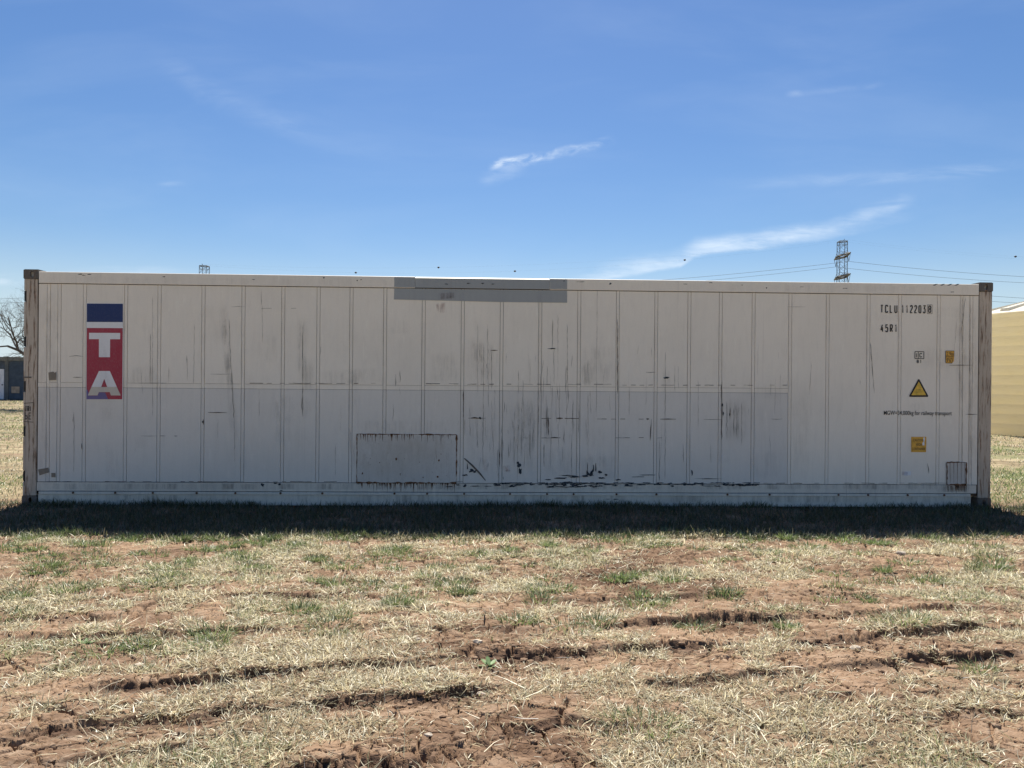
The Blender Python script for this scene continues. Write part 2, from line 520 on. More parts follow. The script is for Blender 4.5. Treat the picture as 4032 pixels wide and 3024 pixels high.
def spaced(*segs):
    out = []
    for a, b, d in segs:
        n = max(1, int(round((b - a) / d))); out.append(np.linspace(a, b, n, endpoint=False))
    return np.concatenate(out)


def geo(a, b, n):
    return a * (b / a) ** (np.arange(1, n + 1) / n)


cx0, cy0 = 5.85, CAM[1]
xp = np.concatenate([spaced((0, 2.9, .0085), (2.9, 6.0, .022), (6.0, 8.2, .04), (8.2, 20, .25)), 20 + geo(1.0, 4000, 22)])
gx = np.concatenate([-xp[:0:-1], xp]) + cx0
gy = np.concatenate([-geo(.5, 3000, 12)[::-1], spaced((0, 2.1, .15), (2.1, 4.4, .0072), (4.4, 7.0, .0165), (7.0, 9.6, .032), (9.6, 40, .3)), 40 + geo(1.0, 4500, 22)]) + cy0
X, Y = np.meshgrid(gx, gy)
nearm = ss(np.abs(X - cx0), 18, 9) * ss(Y - cy0, 40, 12) * ss(Y - cy0, .3, 1.8)
fine = (np.abs(X - cx0) < 8.2) & (Y - cy0 > 2.0) & (Y - cy0 < 9.7)
H = np.zeros_like(X); ledge = np.zeros_like(X); mud = np.zeros_like(X); crack = np.zeros_like(X)
far = (fbm(X * .12, Y * .12, 60, 3) - .5) * .16
xs, ys = X[fine], Y[fine]
h, nr = relief(xs, ys)
md = mudmask(xs, ys)
wx = (fbm(xs * 7, ys * 7, 71, 3) - .5) * .09; wy = (fbm(xs * 7, ys * 7, 75, 3) - .5) * .09
cr = np.zeros_like(xs)
for sc, sx, wd, amp, sd_ in ((6.2, .75, .082, 1.0, 100), (14.0, .8, .11, .55, 200)):
    f1, f2, idc = voro((xs + wx) * sc * sx, (ys + wy) * sc, sd_)
    wv = wd * (.35 + .85 * ss(fbm(xs * 2.2, ys * 2.2, sd_, 3), .34, .66)) * (1 + .25 * np.maximum(ys - cy0 - 3.5, 0))
    e = 1 - ss((f2 - f1), wv * .45, wv)
    cr = np.maximum(cr, e * amp)
    h += ((idc - .5) * .007 + .004 * ss(f2 - f1, .35, .05)) * amp * (1 - e)
bare = np.clip(.35 + md * .8 + nr * .5 + .6 * (fbm(xs * 1.1, ys * 1.6, 81, 3) - .42), 0, 1)
cr = cr * ss(bare, .05, .40)
h = h - cr * (.037 + .010 * ss(ys - cy0, 4.5, 6.5))
damp_edge = np.zeros_like(xs)
H[fine] = h; ledge[fine] = nr; mud[fine] = md; crack[fine] = cr
blend = ss(np.abs(X - cx0), 8.2, 7.4) * ss(Y - cy0, 9.7, 9.2) * ss(Y - cy0, 2.0, 2.3)
H = H * np.where(fine, blend, 0)
# keep the soil just under the container's sill
under = (Y > -.25) & (Y < 2.9) & (X > -.4) & (X < 12.6)
H = np.where(under, np.minimum(H, .012), H)
H = H + far * ss(np.maximum(np.abs(X - cx0) - 9, Y - .2 - cy0 - 9.6), 0, 9) * np.where(Y - cy0 < 80, 1, 0)
ny, nx = X.shape
gm = bpy.data.meshes.new('ground')
vid = np.arange(nx * ny).reshape(ny, nx)
quads = np.stack([vid[:-1, :-1], vid[:-1, 1:], vid[1:, 1:], vid[1:, :-1]], -1).reshape(-1, 4)
gm.vertices.add(nx * ny); gm.vertices.foreach_set('co', np.stack([X, Y, H], -1).ravel())
gm.loops.add(quads.size); gm.loops.foreach_set('vertex_index', quads.ravel())
gm.polygons.add(len(quads)); gm.polygons.foreach_set('loop_start', np.arange(0, quads.size, 4))
gm.update(calc_edges=True)
gm.polygons.foreach_set('use_smooth', np.ones(len(quads), bool))
litter_shade = np.zeros_like(X); litter_shade[fine] = cover(xs, ys)
a = gm.attributes.new('rut', 'FLOAT', 'POINT'); a.data.foreach_set('value', ledge.ravel())
a = gm.attributes.new('soil', 'FLOAT_COLOR', 'POINT')
a.data.foreach_set('color', np.stack([mud, crack, litter_shade, fine.astype(float)], -1).ravel())

m, t, out = newmat('cracked_soil')
co = t.objco()
sa = t.node('ShaderNodeAttribute', attribute_name='soil')
sr = t.node('ShaderNodeSeparateColor'); t.l.new(sa.outputs['Color'], sr.inputs[0])
mudv, crv, ldv = sr.outputs[0], sr.outputs[1], sr.outputs[2]
n1 = t.noise(co, 1.6, 6, .6); n2 = t.noise(t.map(co, scale=(9, 14, 9)), 1.0, 6, .68); n3 = t.noise(co, 70, 4, .7)
c = t.mix(t.sstep(n1, .3, .7), (0.180, 0.112, 0.069), (0.315, 0.208, 0.130))
c = t.mix(t.m('MULTIPLY', t.sstep(n2, .45, .72), .65), c, (0.48, 0.36, 0.25))
c = t.mix(t.m('MULTIPLY', t.sstep(n3, .5, .8), .4), c, (0.15, 0.09, 0.055))
dm = t.m('ADD', mudv, t.m('MULTIPLY', t.m('SUBTRACT', t.noise(t.map(co, scale=(3, 6, 3)), 1.0, 5, .6), .5), .9))
c = t.mix(t.m('MULTIPLY', t.sstep(dm, .38, .85), .8), c, t.mix(t.sstep(n2, .35, .65), (0.085, 0.048, 0.030), (0.19, 0.115, 0.07)))
wet = t.sstep(t.noise(t.map(co, scale=(2.2, 5, 2), loc=(4, 4, 0)), 1.0, 5, .6), .56, .70)
c = t.mix(t.m('MULTIPLY', wet, .6), c, (0.125, 0.073, 0.045))
c = t.mix(t.m('MULTIPLY', ldv, .7), c, t.mix(t.sstep(n3, .35, .65), (0.095, 0.066, 0.042), (0.30, 0.23, 0.14)))  # litter tone under the thatch, darkened to stand for shadow between blades
c = t.mix(t.m('MULTIPLY', t.sstep(t.attr('rut', 'Fac'), .15, .8), .85), c, t.mix(t.sstep(n3, .3, .7), (0.060, 0.036, 0.024), (0.12, 0.072, 0.046)))  # rut faces darkened in colour to carry the ledge shadow
# thatch beyond the modelled blades
px_, py_ = t.xyz(co)[0], t.xyz(co)[1]
fa = t.sstep(sa.outputs['Alpha'], .9, .1)
fn = t.noise(t.map(co, scale=(1.2, 2.4, 1)), 1.0, 7, .66)
fc = t.mix(t.sstep(fn, .36, .64), (0.22, 0.165, 0.095), (0.42, 0.34, 0.205))
fg = t.noise(t.map(co, scale=(.35, .7, 1), loc=(3, 1, 0)), 1.0, 5, .6)
fc = t.mix(t.m('MULTIPLY', t.sstep(fg, .48, .66), .75), fc, (0.17, 0.19, 0.075))
fc = t.mix(t.m('MULTIPLY', t.sstep(t.noise(t.map(co, scale=(.25, .9, 1), loc=(8, 1, 0)), 1.0, 5, .6), .55, .68), .8), fc, (0.30, 0.20, 0.13))
c = t.mix(fa, c, fc)
vor = t.node('ShaderNodeTexVoronoi', feature='DISTANCE_TO_EDGE')
t.put(vor.inputs['Vector'], t.mix(.06, co, t.node('ShaderNodeTexNoise').outputs['Color'])); vor.inputs['Scale'].default_value = 22
vb = t.sstep(vor.outputs['Distance'], 0, .09)
hb = t.m('ADD', t.m('MULTIPLY', t.noise(co, 30, 6, .7), 1.0), t.m('MULTIPLY', vb, t.lin(mudv, 0, 1, .25, .6)))
principled(t, out, c, .95, 0, hb, .55, .02, spec=.15)
M['soil'] = m
ground = link('ground', gm, m); tag(ground, kind='structure')

# ------------------------------------------------------------------ grass
m, t, out = newmat('grass_blade')
ca = t.attr('col')
df = t.node('ShaderNodeBsdfDiffuse'); tr = t.node('ShaderNodeBsdfTranslucent')
t.put(df.inputs[0], ca); t.put(tr.inputs[0], ca)
gl = t.node('ShaderNodeBsdfGlossy'); gl.inputs['Roughness'].default_value = .45; gl.inputs[0].default_value = (.9, .9, .85, 1)
mx = t.node('ShaderNodeMixShader'); mx.inputs[0].default_value = .5
t.l.new(df.outputs[0], mx.inputs[1]); t.l.new(tr.outputs[0], mx.inputs[2])
m2 = t.node('ShaderNodeMixShader'); m2.inputs[0].default_value = .05
t.l.new(mx.outputs[0], m2.inputs[1]); t.l.new(gl.outputs[0], m2.inputs[2])
t.l.new(m2.outputs[0], out.inputs[0])
M['grass'] = m


def blades(name, x, y, L, lean, az_, wd, col, label_mat, curl=.5, lift=.0):
    n = len(x)
    h, _ = relief(x, y)
    b = ss(np.abs(x - cx0), 8.2, 7.4) * ss(y - cy0, 9.7, 9.2)
    farb = (fbm(x * .12, y * .12, 60, 3) - .5) * .16 * ss(np.maximum(np.abs(x - cx0) - 9, y - .2 - cy0 - 9.6), 0, 9)
    z = h * b + farb - .004 + lift
    p0 = np.stack([x, y, z], -1)
    d1 = np.stack([np.cos(az_) * np.sin(lean), np.sin(az_) * np.sin(lean), np.cos(lean)], -1)
    l2 = np.minimum(lean + curl * (rng.random(n) * 1.2 - .1), 1.9)
    az2 = az_ + (rng.random(n) - .5) * .9
    d2 = np.stack([np.cos(az2) * np.sin(l2), np.sin(az2) * np.sin(l2), np.cos(l2)], -1)
    p1 = p0 + d1 * (L * .55)[:, None]; p2 = p1 + d2 * (L * .45)[:, None]
    p2[:, 2] = np.maximum(p2[:, 2], z + .002)
    wa = az_ + np.pi / 2 + (rng.random(n) - .5) * 1.8
    wv = np.stack([np.cos(wa), np.sin(wa), (rng.random(n) - .5) * .8], -1) * (wd / 2)[:, None]
    V = np.stack([p0 - wv, p0 + wv, p1 - wv * .85, p1 + wv * .85, p2], 1).reshape(-1, 3)
    base = np.arange(n)[:, None] * 5
    q = base + np.array([0, 1, 3, 2]); tri = base + np.array([2, 3, 4])
    loops = np.concatenate([q, tri], 1).ravel()
    me = bpy.data.meshes.new(name)
    me.vertices.add(n * 5); me.vertices.foreach_set('co', V.ravel())
    me.loops.add(len(loops)); me.loops.foreach_set('vertex_index', loops)
    st = np.stack([np.arange(n) * 7, np.arange(n) * 7 + 4], 1).ravel()
    me.polygons.add(2 * n); me.polygons.foreach_set('loop_start', st)
    me.update(calc_edges=True)
    at = me.attributes.new('col', 'FLOAT_COLOR', 'POINT')
    c4 = np.ones((n, 5, 4)); c4[:, :, :3] = col[:, None, :]
    at.data.foreach_set('color', c4.ravel())
    return link(name, me, M['grass'])


def scatter(n, d0, d1, half):
    uu = rng.random(n)
    d = d0 + (d1 - d0) * np.where(rng.random(n) < .5, np.sqrt(uu), uu)
    x = (rng.random(n) * 2 - 1) * (d * half + .8) + cx0
    return x, cy0 + d


def straw(n):
    a = rng.random(n)[:, None]; b = rng.random(n)[:, None]
    c = np.array([.56, .46, .26]) * (1 - a) + np.array([.92, .85, .60]) * a
    g = np.array([.43, .40, .30])
    c = np.where(b < .25, c * .5 + g * .5, c)
    dark = (rng.random(n) < .16)[:, None]
    return np.where(dark, c * .5, c) * (.75 + .45 * rng.random(n))[:, None]


def green(n):
    a = rng.random(n)[:, None]
    return (np.array([.085, .135, .045]) * (1 - a) + np.array([.22, .26, .10]) * a) * (.8 + .5 * rng.random(n))[:, None]


# matted dry blades, in little radiating tufts
NT_ = 74000
tx, ty = scatter(NT_, 2.3, 7.6, .72)
k = rng.random(NT_) < cover(tx, ty) * .97 + .03
tx, ty = tx[k], ty[k]
per = 9
x = np.repeat(tx, per); y = np.repeat(ty, per); n = len(x)
az_ = rng.random(n) * 2 * np.pi
rr = rng.random(n) * .045
x = x + np.cos(az_) * rr; y = y + np.sin(az_) * rr
dd = y - cy0
L = (.022 + .052 * rng.random(n) ** 1.6) * np.repeat(.45 + 1.25 * rng.random(len(tx)) ** 1.5, per)
lean = np.where(rng.random(n) < .78, 1.0 + .55 * rng.random(n), .3 + .8 * rng.random(n))
gmask = ss(fbm(x * 1.1 + 7, y * 1.4, 91, 3) + .10 * ss(dd, 4.5, 7.5) - .012 * (x - cx0), .50, .68)
col = straw(n) * np.repeat(.72 + .5 * rng.random(len(tx)), per)[:, None]; gsel = rng.random(n) < gmask * .34 + .04
col = np.where(gsel[:, None], col * .45 + green(n) * .75, col)
o = blades('dry_grass', x, y, L, lean, az_ + (rng.random(n) - .5), (.0026 + .0026 * rng.random(n)) * (1 + .10 * np.maximum(dd - 3, 0)), col, None)
tag(o, kind='stuff')
print('BLADES', n, 'GROUND', len(quads))
# strip at the container's foot, blade colours darkened to deepen its shadow
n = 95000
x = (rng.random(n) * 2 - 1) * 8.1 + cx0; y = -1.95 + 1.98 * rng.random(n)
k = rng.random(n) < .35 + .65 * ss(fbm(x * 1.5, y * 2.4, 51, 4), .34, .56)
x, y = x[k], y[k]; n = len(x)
o = blades('shade_darkened_grass', x, y, .03 + .085 * rng.random(n) ** 1.5, .1 + 1.1 * rng.random(n), rng.random(n) * 6.28, .0045 + .0035 * rng.random(n),
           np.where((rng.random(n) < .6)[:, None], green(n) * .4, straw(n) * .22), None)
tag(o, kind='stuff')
# blades growing up against the sill
n = 5200
x = rng.random(n) * 12.1 + .05; y = -.012 - .10 * rng.random(n) ** 1.5
k = rng.random(n) < ss(fbm(x * 2.3, y * 0, 53, 4), .46, .66)
x, y = x[k], y[k]; n = len(x)
o = blades('edge_grass', x, y, .04 + .10 * rng.random(n) ** 2, .1 + .7 * rng.random(n), -1.57 + (rng.random(n) - .5) * 2.6, .005 + .003 * rng.random(n),
           np.where((rng.random(n) < .6)[:, None], green(n) * .6, straw(n) * .5), None)
tag(o, kind='stuff')
# green tufts
TUFT = [(245, 1165), (210, 1203), (320, 1275), (720, 1265), (590, 1412), (620, 1405), (840, 1190), (860, 1186), (1000, 1280), (1098, 1190), (1075, 1168),
        (1350, 1244), (1380, 1240), (1330, 1250), (1560, 1292), (1575, 1285), (1385, 1304), (1405, 1300), (1460, 1246), (1905, 1170), (1345, 1168), (1420, 1165),
        (565, 1152), (460, 1188), (430, 1182), (300, 1195), (75, 1245), (40, 1290), (150, 1278), (110, 1225), (185, 1180), (530, 1230), (500, 1180), (520, 1172),
        (980, 1258), (1185, 1272), (735, 1225), (805, 1260), (930, 1160), (950, 1222), (640, 1180), (585, 1168), (1640, 1165), (1700, 1162), (1760, 1158),
        (1890, 1170), (1960, 1215), (2140, 1222), (2145, 1205), (1745, 1178), (1610, 1185), (715, 1365), (730, 1340), (460, 1372), (450, 1395), (120, 1540), (700, 1580),
        (225, 1410), (1290, 1342), (1240, 1355), (1500, 1350), (1700, 1350), (2080, 1450), (2110, 1440), (2060, 1460), (1940, 1465), (1390, 1575), (2010, 1625), (650, 1325),
        (20, 1330), (90, 1205), (20, 1190), (60, 1165), (130, 1160), (390, 1160), (760, 1155), (1180, 1160), (1280, 1160), (2000, 1162), (2060, 1168), (1820, 1165), (680, 1210),
        (1620, 1430), (1580, 1210), (1450, 1180), (900, 1200), (370, 1230), (410, 1215), (1950, 1350), (550, 1445), (300, 1395), (1120, 1340), (860, 1310)]
xs_, ys_, Ls, azs, lns, cs = [], [], [], [], [], []
TUFT = [q for i, q in enumerate(TUFT) if q[1] < 1385 or i % 3 == 0] + [(random.uniform(0, 2212), 1152 + 150 * random.random() ** 1.7) for _ in range(120)]
for ti, (u, v) in enumerate(TUFT):
    gx_, gy_ = G(u, v)
    big = .45 if ti >= len(TUFT) - 120 else 1.0
    kk = int((110 + 170 * rng.random()) * big); r_ = (.05 + .09 * rng.random()) * (.5 + .5 * big)
    an = rng.random(kk) * 6.28; rd = r_ * np.sqrt(rng.random(kk))
    xs_.append(gx_ + np.cos(an) * rd * 1.5); ys_.append(gy_ + np.sin(an) * rd); azs.append(an + (rng.random(kk) - .5) * 1.2)
    lns.append(.3 + 1.1 * rng.random(kk)); Ls.append((.03 + .055 * rng.random(kk)) * (.7 + .6 * rng.random()))
    cs.append(green(kk) * (.85 + .4 * rng.random()))
n = 26000
x, y = scatter(n, 2.4, 7.6, .72)
gk = ss(fbm(x * 1.1 + 7, y * 1.4, 91, 3) + .10 * ss(y - cy0, 4.5, 7.5) - .012 * (x - cx0), .50, .68) * cover(x, y)
k = rng.random(n) < gk * .85 + .01
x, y = x[k], y[k]; n = len(x)
xs_.append(x); ys_.append(y); azs.append(rng.random(n) * 6.28); lns.append(.2 + 1.0 * rng.random(n)); Ls.append(.025 + .05 * rng.random(n)); cs.append(green(n))
x = np.concatenate(xs_); y = np.concatenate(ys_); dd = y - cy0
o = blades('green_grass', x, y, np.concatenate(Ls), np.concatenate(lns), np.concatenate(azs), (.0030 + .0022 * rng.random(len(x))) * (1 + .1 * np.maximum(dd - 3, 0)), np.concatenate(cs), None, curl=.8)
tag(o, kind='stuff')
# long pale stems
n = 11000
x, y = scatter(n, 2.4, 7.3, .72)
k = rng.random(n) < cover(x, y) * .6 + .22
x, y = x[k], y[k]; n = len(x)
o = blades('straw_stems', x, y, .035 + .20 * rng.random(n) ** 3, np.where(rng.random(n) < .88, 1.3 + .25 * rng.random(n), .25 + .6 * rng.random(n)), rng.random(n) * 6.28,
           .0026 + .0016 * rng.random(n), np.clip(straw(n) * 1.2, 0, .85), None, curl=.4, lift=.006)
tag(o, kind='stuff')
# field grass beside and beyond the container
n = 70000
d = 9.0 * (60 / 9.0) ** rng.random(n)
side = rng.random(n) < .5
tt = np.where(side, -.78 + .22 * rng.random(n), .56 + .2 * rng.random(n))
x, y = CAM[0] + cy_ * tt * d - sy_ * d, CAM[1] + sy_ * tt * d + cy_ * d
k = ~((x > -.05) & (x < 12.25) & (y > -.05) & (y < 2.5))
k &= rng.random(n) < .25 + .75 * ss(fbm(x * .5, y * .8, 52, 4), .36, .58)
x, y, d = x[k], y[k], d[k]; n = len(x)
gm_ = ss(fbm(x * .35, y * .5, 92, 3), .45, .6)
col = np.where((rng.random(n) < gm_ * .8 + .15)[:, None], green(n) * 1.1, straw(n) * .48)
o = blades('field_grass', x, y, (.03 + .05 * rng.random(n)) * (1 + .01 * d), .3 + 1.1 * rng.random(n), rng.random(n) * 6.28, .003 + .0006 * d, col, None)
tag(o, kind='stuff')

# clods along the ruts
mb = MB()
for P, a_ in LEDGES:
    L = P[-1, 0] - P[0, 0]
    for _ in range(int(L * 34)):
        xx = P[0, 0] + L * random.random(); yy = np.interp(xx, P[:, 0], P[:, 1]) + random.gauss(-.03, .07)
        r_ = .004 + .013 * random.random() ** 3
        hz = relief(np.array([xx]), np.array([yy]))[0][0]
        ico = bmesh.new(); bmesh.ops.create_icosphere(ico, subdivisions=1, radius=1)
        sx, sy2, sz = r_ * random.uniform(.8, 1.7), r_ * random.uniform(.8, 1.3), r_ * random.uniform(.5, .9)
        vs = [(xx + v_.co.x * sx * random.uniform(.75, 1.2), yy + v_.co.y * sy2 * random.uniform(.75, 1.2), hz + r_ * .3 + v_.co.z * sz) for v_ in ico.verts]
        mb.add(vs, [[q.index for q in f.verts] for f in ico.faces]); ico.free()
o = mb.build('soil_clods', M['soil']); tag(o, kind='stuff')

# weeds
M['weed'] = flat('weed_leaf', (0.16, 0.24, 0.085), .6, .3, 40)
for u, v, k_, lab in ((1057, 1444, 8, 'pale green weed with spread leaves on damp soil below the middle of the container'), (184, 1390, 11, 'small bright green leafy weed in dry grass at the left side')):
    gx_, gy_ = G(u, v); hz = relief(np.array([gx_]), np.array([gy_]))[0][0]
    wd_ = empty('weed', (gx_, gy_, hz - .003), lab, 'weed', 'broad leaved weeds')
    for i in range(k_):
        g = 2.4 * i; L_ = random.uniform(.04, .075); e_ = random.uniform(.25, .9); W_ = L_ * .2
        d_ = Vector((math.cos(g) * math.cos(e_), math.sin(g) * math.cos(e_), math.sin(e_))); sd_ = Vector((-math.sin(g), math.cos(g), 0))
        pts = [d_ * (L_ * q) + Vector((0, 0, -.012 * q * q)) for q in (0, .35, .75, 1)]
        mb = MB(); vs = []
        for p, f in zip(pts, (.15, .9, .8, .05)):
            vs += [p - sd_ * W_ * f, p + Vector((0, 0, -.003)), p + sd_ * W_ * f]
        mb.add(vs, [(a + 3 * b, a + 1 + 3 * b, a + 4 + 3 * b, a + 3 + 3 * b) for b in range(3) for a in range(2)])
        mb.build('leaf', M['weed'], wd_, True)
gx_, gy_ = G(1045, 1349); hz = relief(np.array([gx_]), np.array([gy_]))[0][0]
mb = MB(); mb.bar((0, 0, -.02), (.006, 0, .03), .006, 6, .0055); mb.bar((.006, 0, .03), (.002, 0, .055), .0055, 6, .003)
o = mb.build('dry_stalk', M['bark']); o.location = (gx_, gy_, hz); tag(o, 'short brown dead stalk standing upright in the dry grass below the middle of the container', 'stalk')

# pale stones
for u, v, r_, lab in ((1031, 1398, .030, 'pale stone sitting on the rut edge below the middle of the container'),
                      (902, 1390, .018, 'small pale pebble on bare soil left of the rut edge'),
                      (1039, 1505, .022, 'white pebble on damp soil in the middle foreground'),
                      (925, 1600, .018, 'white pebble on cracked soil near the bottom edge'),
                      (1945, 1196, .045, 'largest pale stone, on soil just in front of the container shadow at the right'),
                      (1848, 1404, .034, 'flat pale stone on reddish soil between the right hand ruts'),
                      (299, 1439, .026, 'pale stone in dry grass at the left side of the field')):
    gx_, gy_ = G(u, v)
    hz = relief(np.array([gx_]), np.array([gy_]))[0][0]
    bm = bmesh.new(); bmesh.ops.create_icosphere(bm, subdivisions=2, radius=1)
    for q in bm.verts:
        f = 1 + .35 * (random.random() - .5)
        q.co = Vector((q.co.x * r_ * f * 1.0, q.co.y * r_ * f * .75, q.co.z * r_ * .5 * f))
    me = bpy.data.meshes.new('stone'); bm.to_mesh(me); bm.free()
    o = link('stone', me, M['stone']); o.location = (gx_, gy_, hz + r_ * .16)
    tag(o, lab, 'stone', 'pale stones in the field')

# ------------------------------------------------------------------ container
CL, CH, CD = 12.192, 2.896, 2.438
cont = empty('shipping_container', (0, 0, 0), 'long dirty white refrigerated shipping container with rusty corner posts standing on dry grass', 'container')
ZT, ZB, ZM0, ZM1 = 2.727, .285, 1.452, 1.508      # panel top, panel bottom, mid band
XL, XR = .172, 12.018


def rect(mb, x0, x1, z0, z1, y=0.0, th=.012):
    mb.box((x0, y, z0), (x1, y + th, z1))


# body, roof, ends
mb = MB(); mb.box((.10, .0175, .14), (12.10, 2.40, 2.80)); mb.build('inner_wall', M['gap'], cont)
mb = MB(); mb.box((.02, .03, 2.80), (12.17, 2.41, 2.868)); mb.build('roof', M['upper'], cont)
mb = MB(); mb.box((.03, .12, .15), (.098, 2.32, 2.80)); mb.build('door', M['upper'], cont)
mb = MB(); mb.box((12.102, .12, .15), (12.15, 2.32, 2.80)); mb.build('machinery_end', M['lower'], cont)
mb = MB(); mb.box((.17, 2.402, .15), (12.02, 2.43, 2.80)); mb.build('back_wall', M['upper'], cont)
# seams measured across the face
SEAM = [104, 127, 182, 271, 343, 438, 524.5, 610.5, 686.7, 757.8, 830.8, 914, 998.5, 1082.7, 1166, 1250, 1333.5, 1416.4, 1488, 1555.7, 1626.7, 1706, 1787, 1875, 1943, 2026.6, 2076, 2097]
SX = [F(u, 830)[0] for u in SEAM]
G0 = .0044
hw = .017
edges = [XL + .004] + SX + [XR - .004]
for i in range(len(edges) - 1):
    x0 = edges[i] + (0 if i == 0 else hw + G0)
    x1 = edges[i + 1] - (0 if i == len(edges) - 2 else hw + G0)
    if x1 - x0 < .02:
        continue
    um = (([84] + SEAM + [2113])[i] + ([84] + SEAM + [2113])[i + 1]) / 2
    split = um < 1706; logo_bay = 182 < um < 271
    tl = .002 * (random.random() - .5)

    def pan(z0, z1, mat):
        mbx = MB(); mbx.box((x0, tl * .4, z0), (x1, .015, z1))
        return bevelled(mbx.build('panel', mat, cont), .003, 1)
    if split:
        pan(ZM0 + .0005 if logo_bay else ZM1 + .0022, ZT - .004, M['upper'])
        pan(ZB + .004, ZM0 - .0025, M['lower'])
        if not logo_bay:
            mb = MB(); rect(mb, x0, x1, ZM0, ZM1, -.0005, .016)
            mb.build('middle_band', M['rail'], cont)
    else:
        pan(ZB + .004, ZT - .004, M['upper'])
for i, x in enumerate(SX):
    if SEAM[i] > 1700:
        cuts = [(ZB + .004, ZT - .004, 'upper')]
    else:
        cuts = [(ZB + .004, ZM0 - .002, 'lower'), (ZM0 + .001, ZT - .004, 'rail')]
    for za, zb_, mt in cuts:
        mb = MB(); rect(mb, x - hw, x + hw, za, zb_, .0012, .014)
        mb.build('seam_strip', M[mt], cont)
# rails
def profile(name, pts, x0, x1, mat, bev=0):
    mbx = MB(); n = len(pts)
    vs = [(x0, *p) for p in pts] + [(x1, *p) for p in pts]
    mbx.add(vs, [(i, (i + 1) % n, n + (i + 1) % n, n + i) for i in range(n)] + [tuple(range(n - 1, -1, -1)), tuple(range(n, 2 * n))])
    bm = bmesh.new(); me = mbx.mesh(name); bm.from_mesh(me); bmesh.ops.recalc_face_normals(bm, faces=bm.faces); bm.to_mesh(me); bm.free()
    return link(name, me, mat, cont)


XP0, XP1 = F(897, 620)[0], F(1187, 620)[0]
TR = [(-.012, ZT + .004), (-.012, 2.8655), (-.004, 2.8705), (.03, 2.872), (.09, 2.872), (.09, ZT + .004)]
profile('top_rail', TR, XL + .012, XP0 - .003, M['rail'])
profile('top_rail', TR, XP1 + .003, XR - .012, M['rail'])
TR2 = [(-.015, ZT + .006), (-.015, 2.852), (.030, 2.872), (.05, 2.874), (.09, 2.874), (.09, ZT + .006)]
profile('top_rail', TR2, XP0, XP1, M['patch'])['label'] = 'grey painted repair section of the rail'
profile('rail_lip', [(-.0165, 2.853), (.029, 2.8735), (.052, 2.8765), (.052, 2.875), (.030, 2.8722), (-.0152, 2.8520)], XP0 + .006, XP1 - .006, M['lip'])['label'] = 'bright peeling cream edge of the repair'
# bottom: kick plate, shadow gap, bottom rail
profile('kick_plate', [(-.008, .178), (-.008, ZB - .002), (.03, ZB - .002), (.03, .178)], XL + .004, XR - .02, M['kick'])
profile('bottom_rail', [(-.006, .004), (-.006, .134), (.05, .134), (.05, .004)], XL + .02, XR - .09, M['kick'])
profile('bottom_rail_lip', [(-.016, .1375), (-.016, .165), (-.010, .1695), (.05, .1695), (.05, .1375)], XL + .03, XR - .10, M['kick'])
for u in (160, 252, 334, 424, 507, 608, 700, 855, 922, 1002, 1100, 1180, 1238, 1330, 1415, 1570, 1660, 1810, 1875, 1960, 2040):
    xx = F(u + random.uniform(-3, 3), 1062)[0]
    mb = MB(); mb.bar((xx, -.018, .157), (xx, -.028, .157), .014, 6)
    mb.build('bolt', M['rust'], cont)
# corner posts with door hinges on the left one
def post(x0, x1, zones, left):
    mbx = MB()
    if left:
        mbx.box((.034, -.006, .118), (x1, .11, CH - .118))
        zz = [.118]
        for a_, b_ in zones:
            zz += [a_, b_]
        zz.append(CH - .118)
        for a_, b_ in zip(zz[::2], zz[1::2]):
            mbx.box((x0, -.006, a_), (.034, .11, b_))
    else:
        mbx.box((x0, -.006, .118), (x1, .11, CH - .118))
    return bevelled(mbx.build('corner_post', M['post'], cont), .006, 1)


HZ = []
for v0, v1 in ((1144, 1187), (1324, 1366), (1500, 1543), (1676, 1719), (1853, 1896)):
    HZ.append((F(53, v1 / K)[1], F(53, v0 / K)[1]))
HZ.sort()
post(.002, .166, HZ, True)
post(12.022, 12.19, [], False)
for a_, b_ in HZ:
    h_ = MB(); h_.bar((.016, .012, a_ + .008), (.016, .012, b_ - .008), .0175, 10); h_.bar((.016, .012, a_ + .002), (.016, .012, b_ - .002), .008, 8)
    h_.box((.012, .034, a_ + .03), (.034, .10, b_ - .03))
    h_.build('door_hinge', M['hinge'], cont)
mb = MB(); mb.box((.008, -.012, F(55, 816.5)[1]), (.10, -.0065, F(55, 813.5)[1])); mb.build('weld_tab', M['cast'], cont)
for x0, x1 in ((.166, .172), (12.018, 12.022)):
    mb = MB(); mb.box((x0 + .0005, .004, .15), (x1 - .0005, .05, 2.80)); mb.build('post_joint', M['gap'], cont)


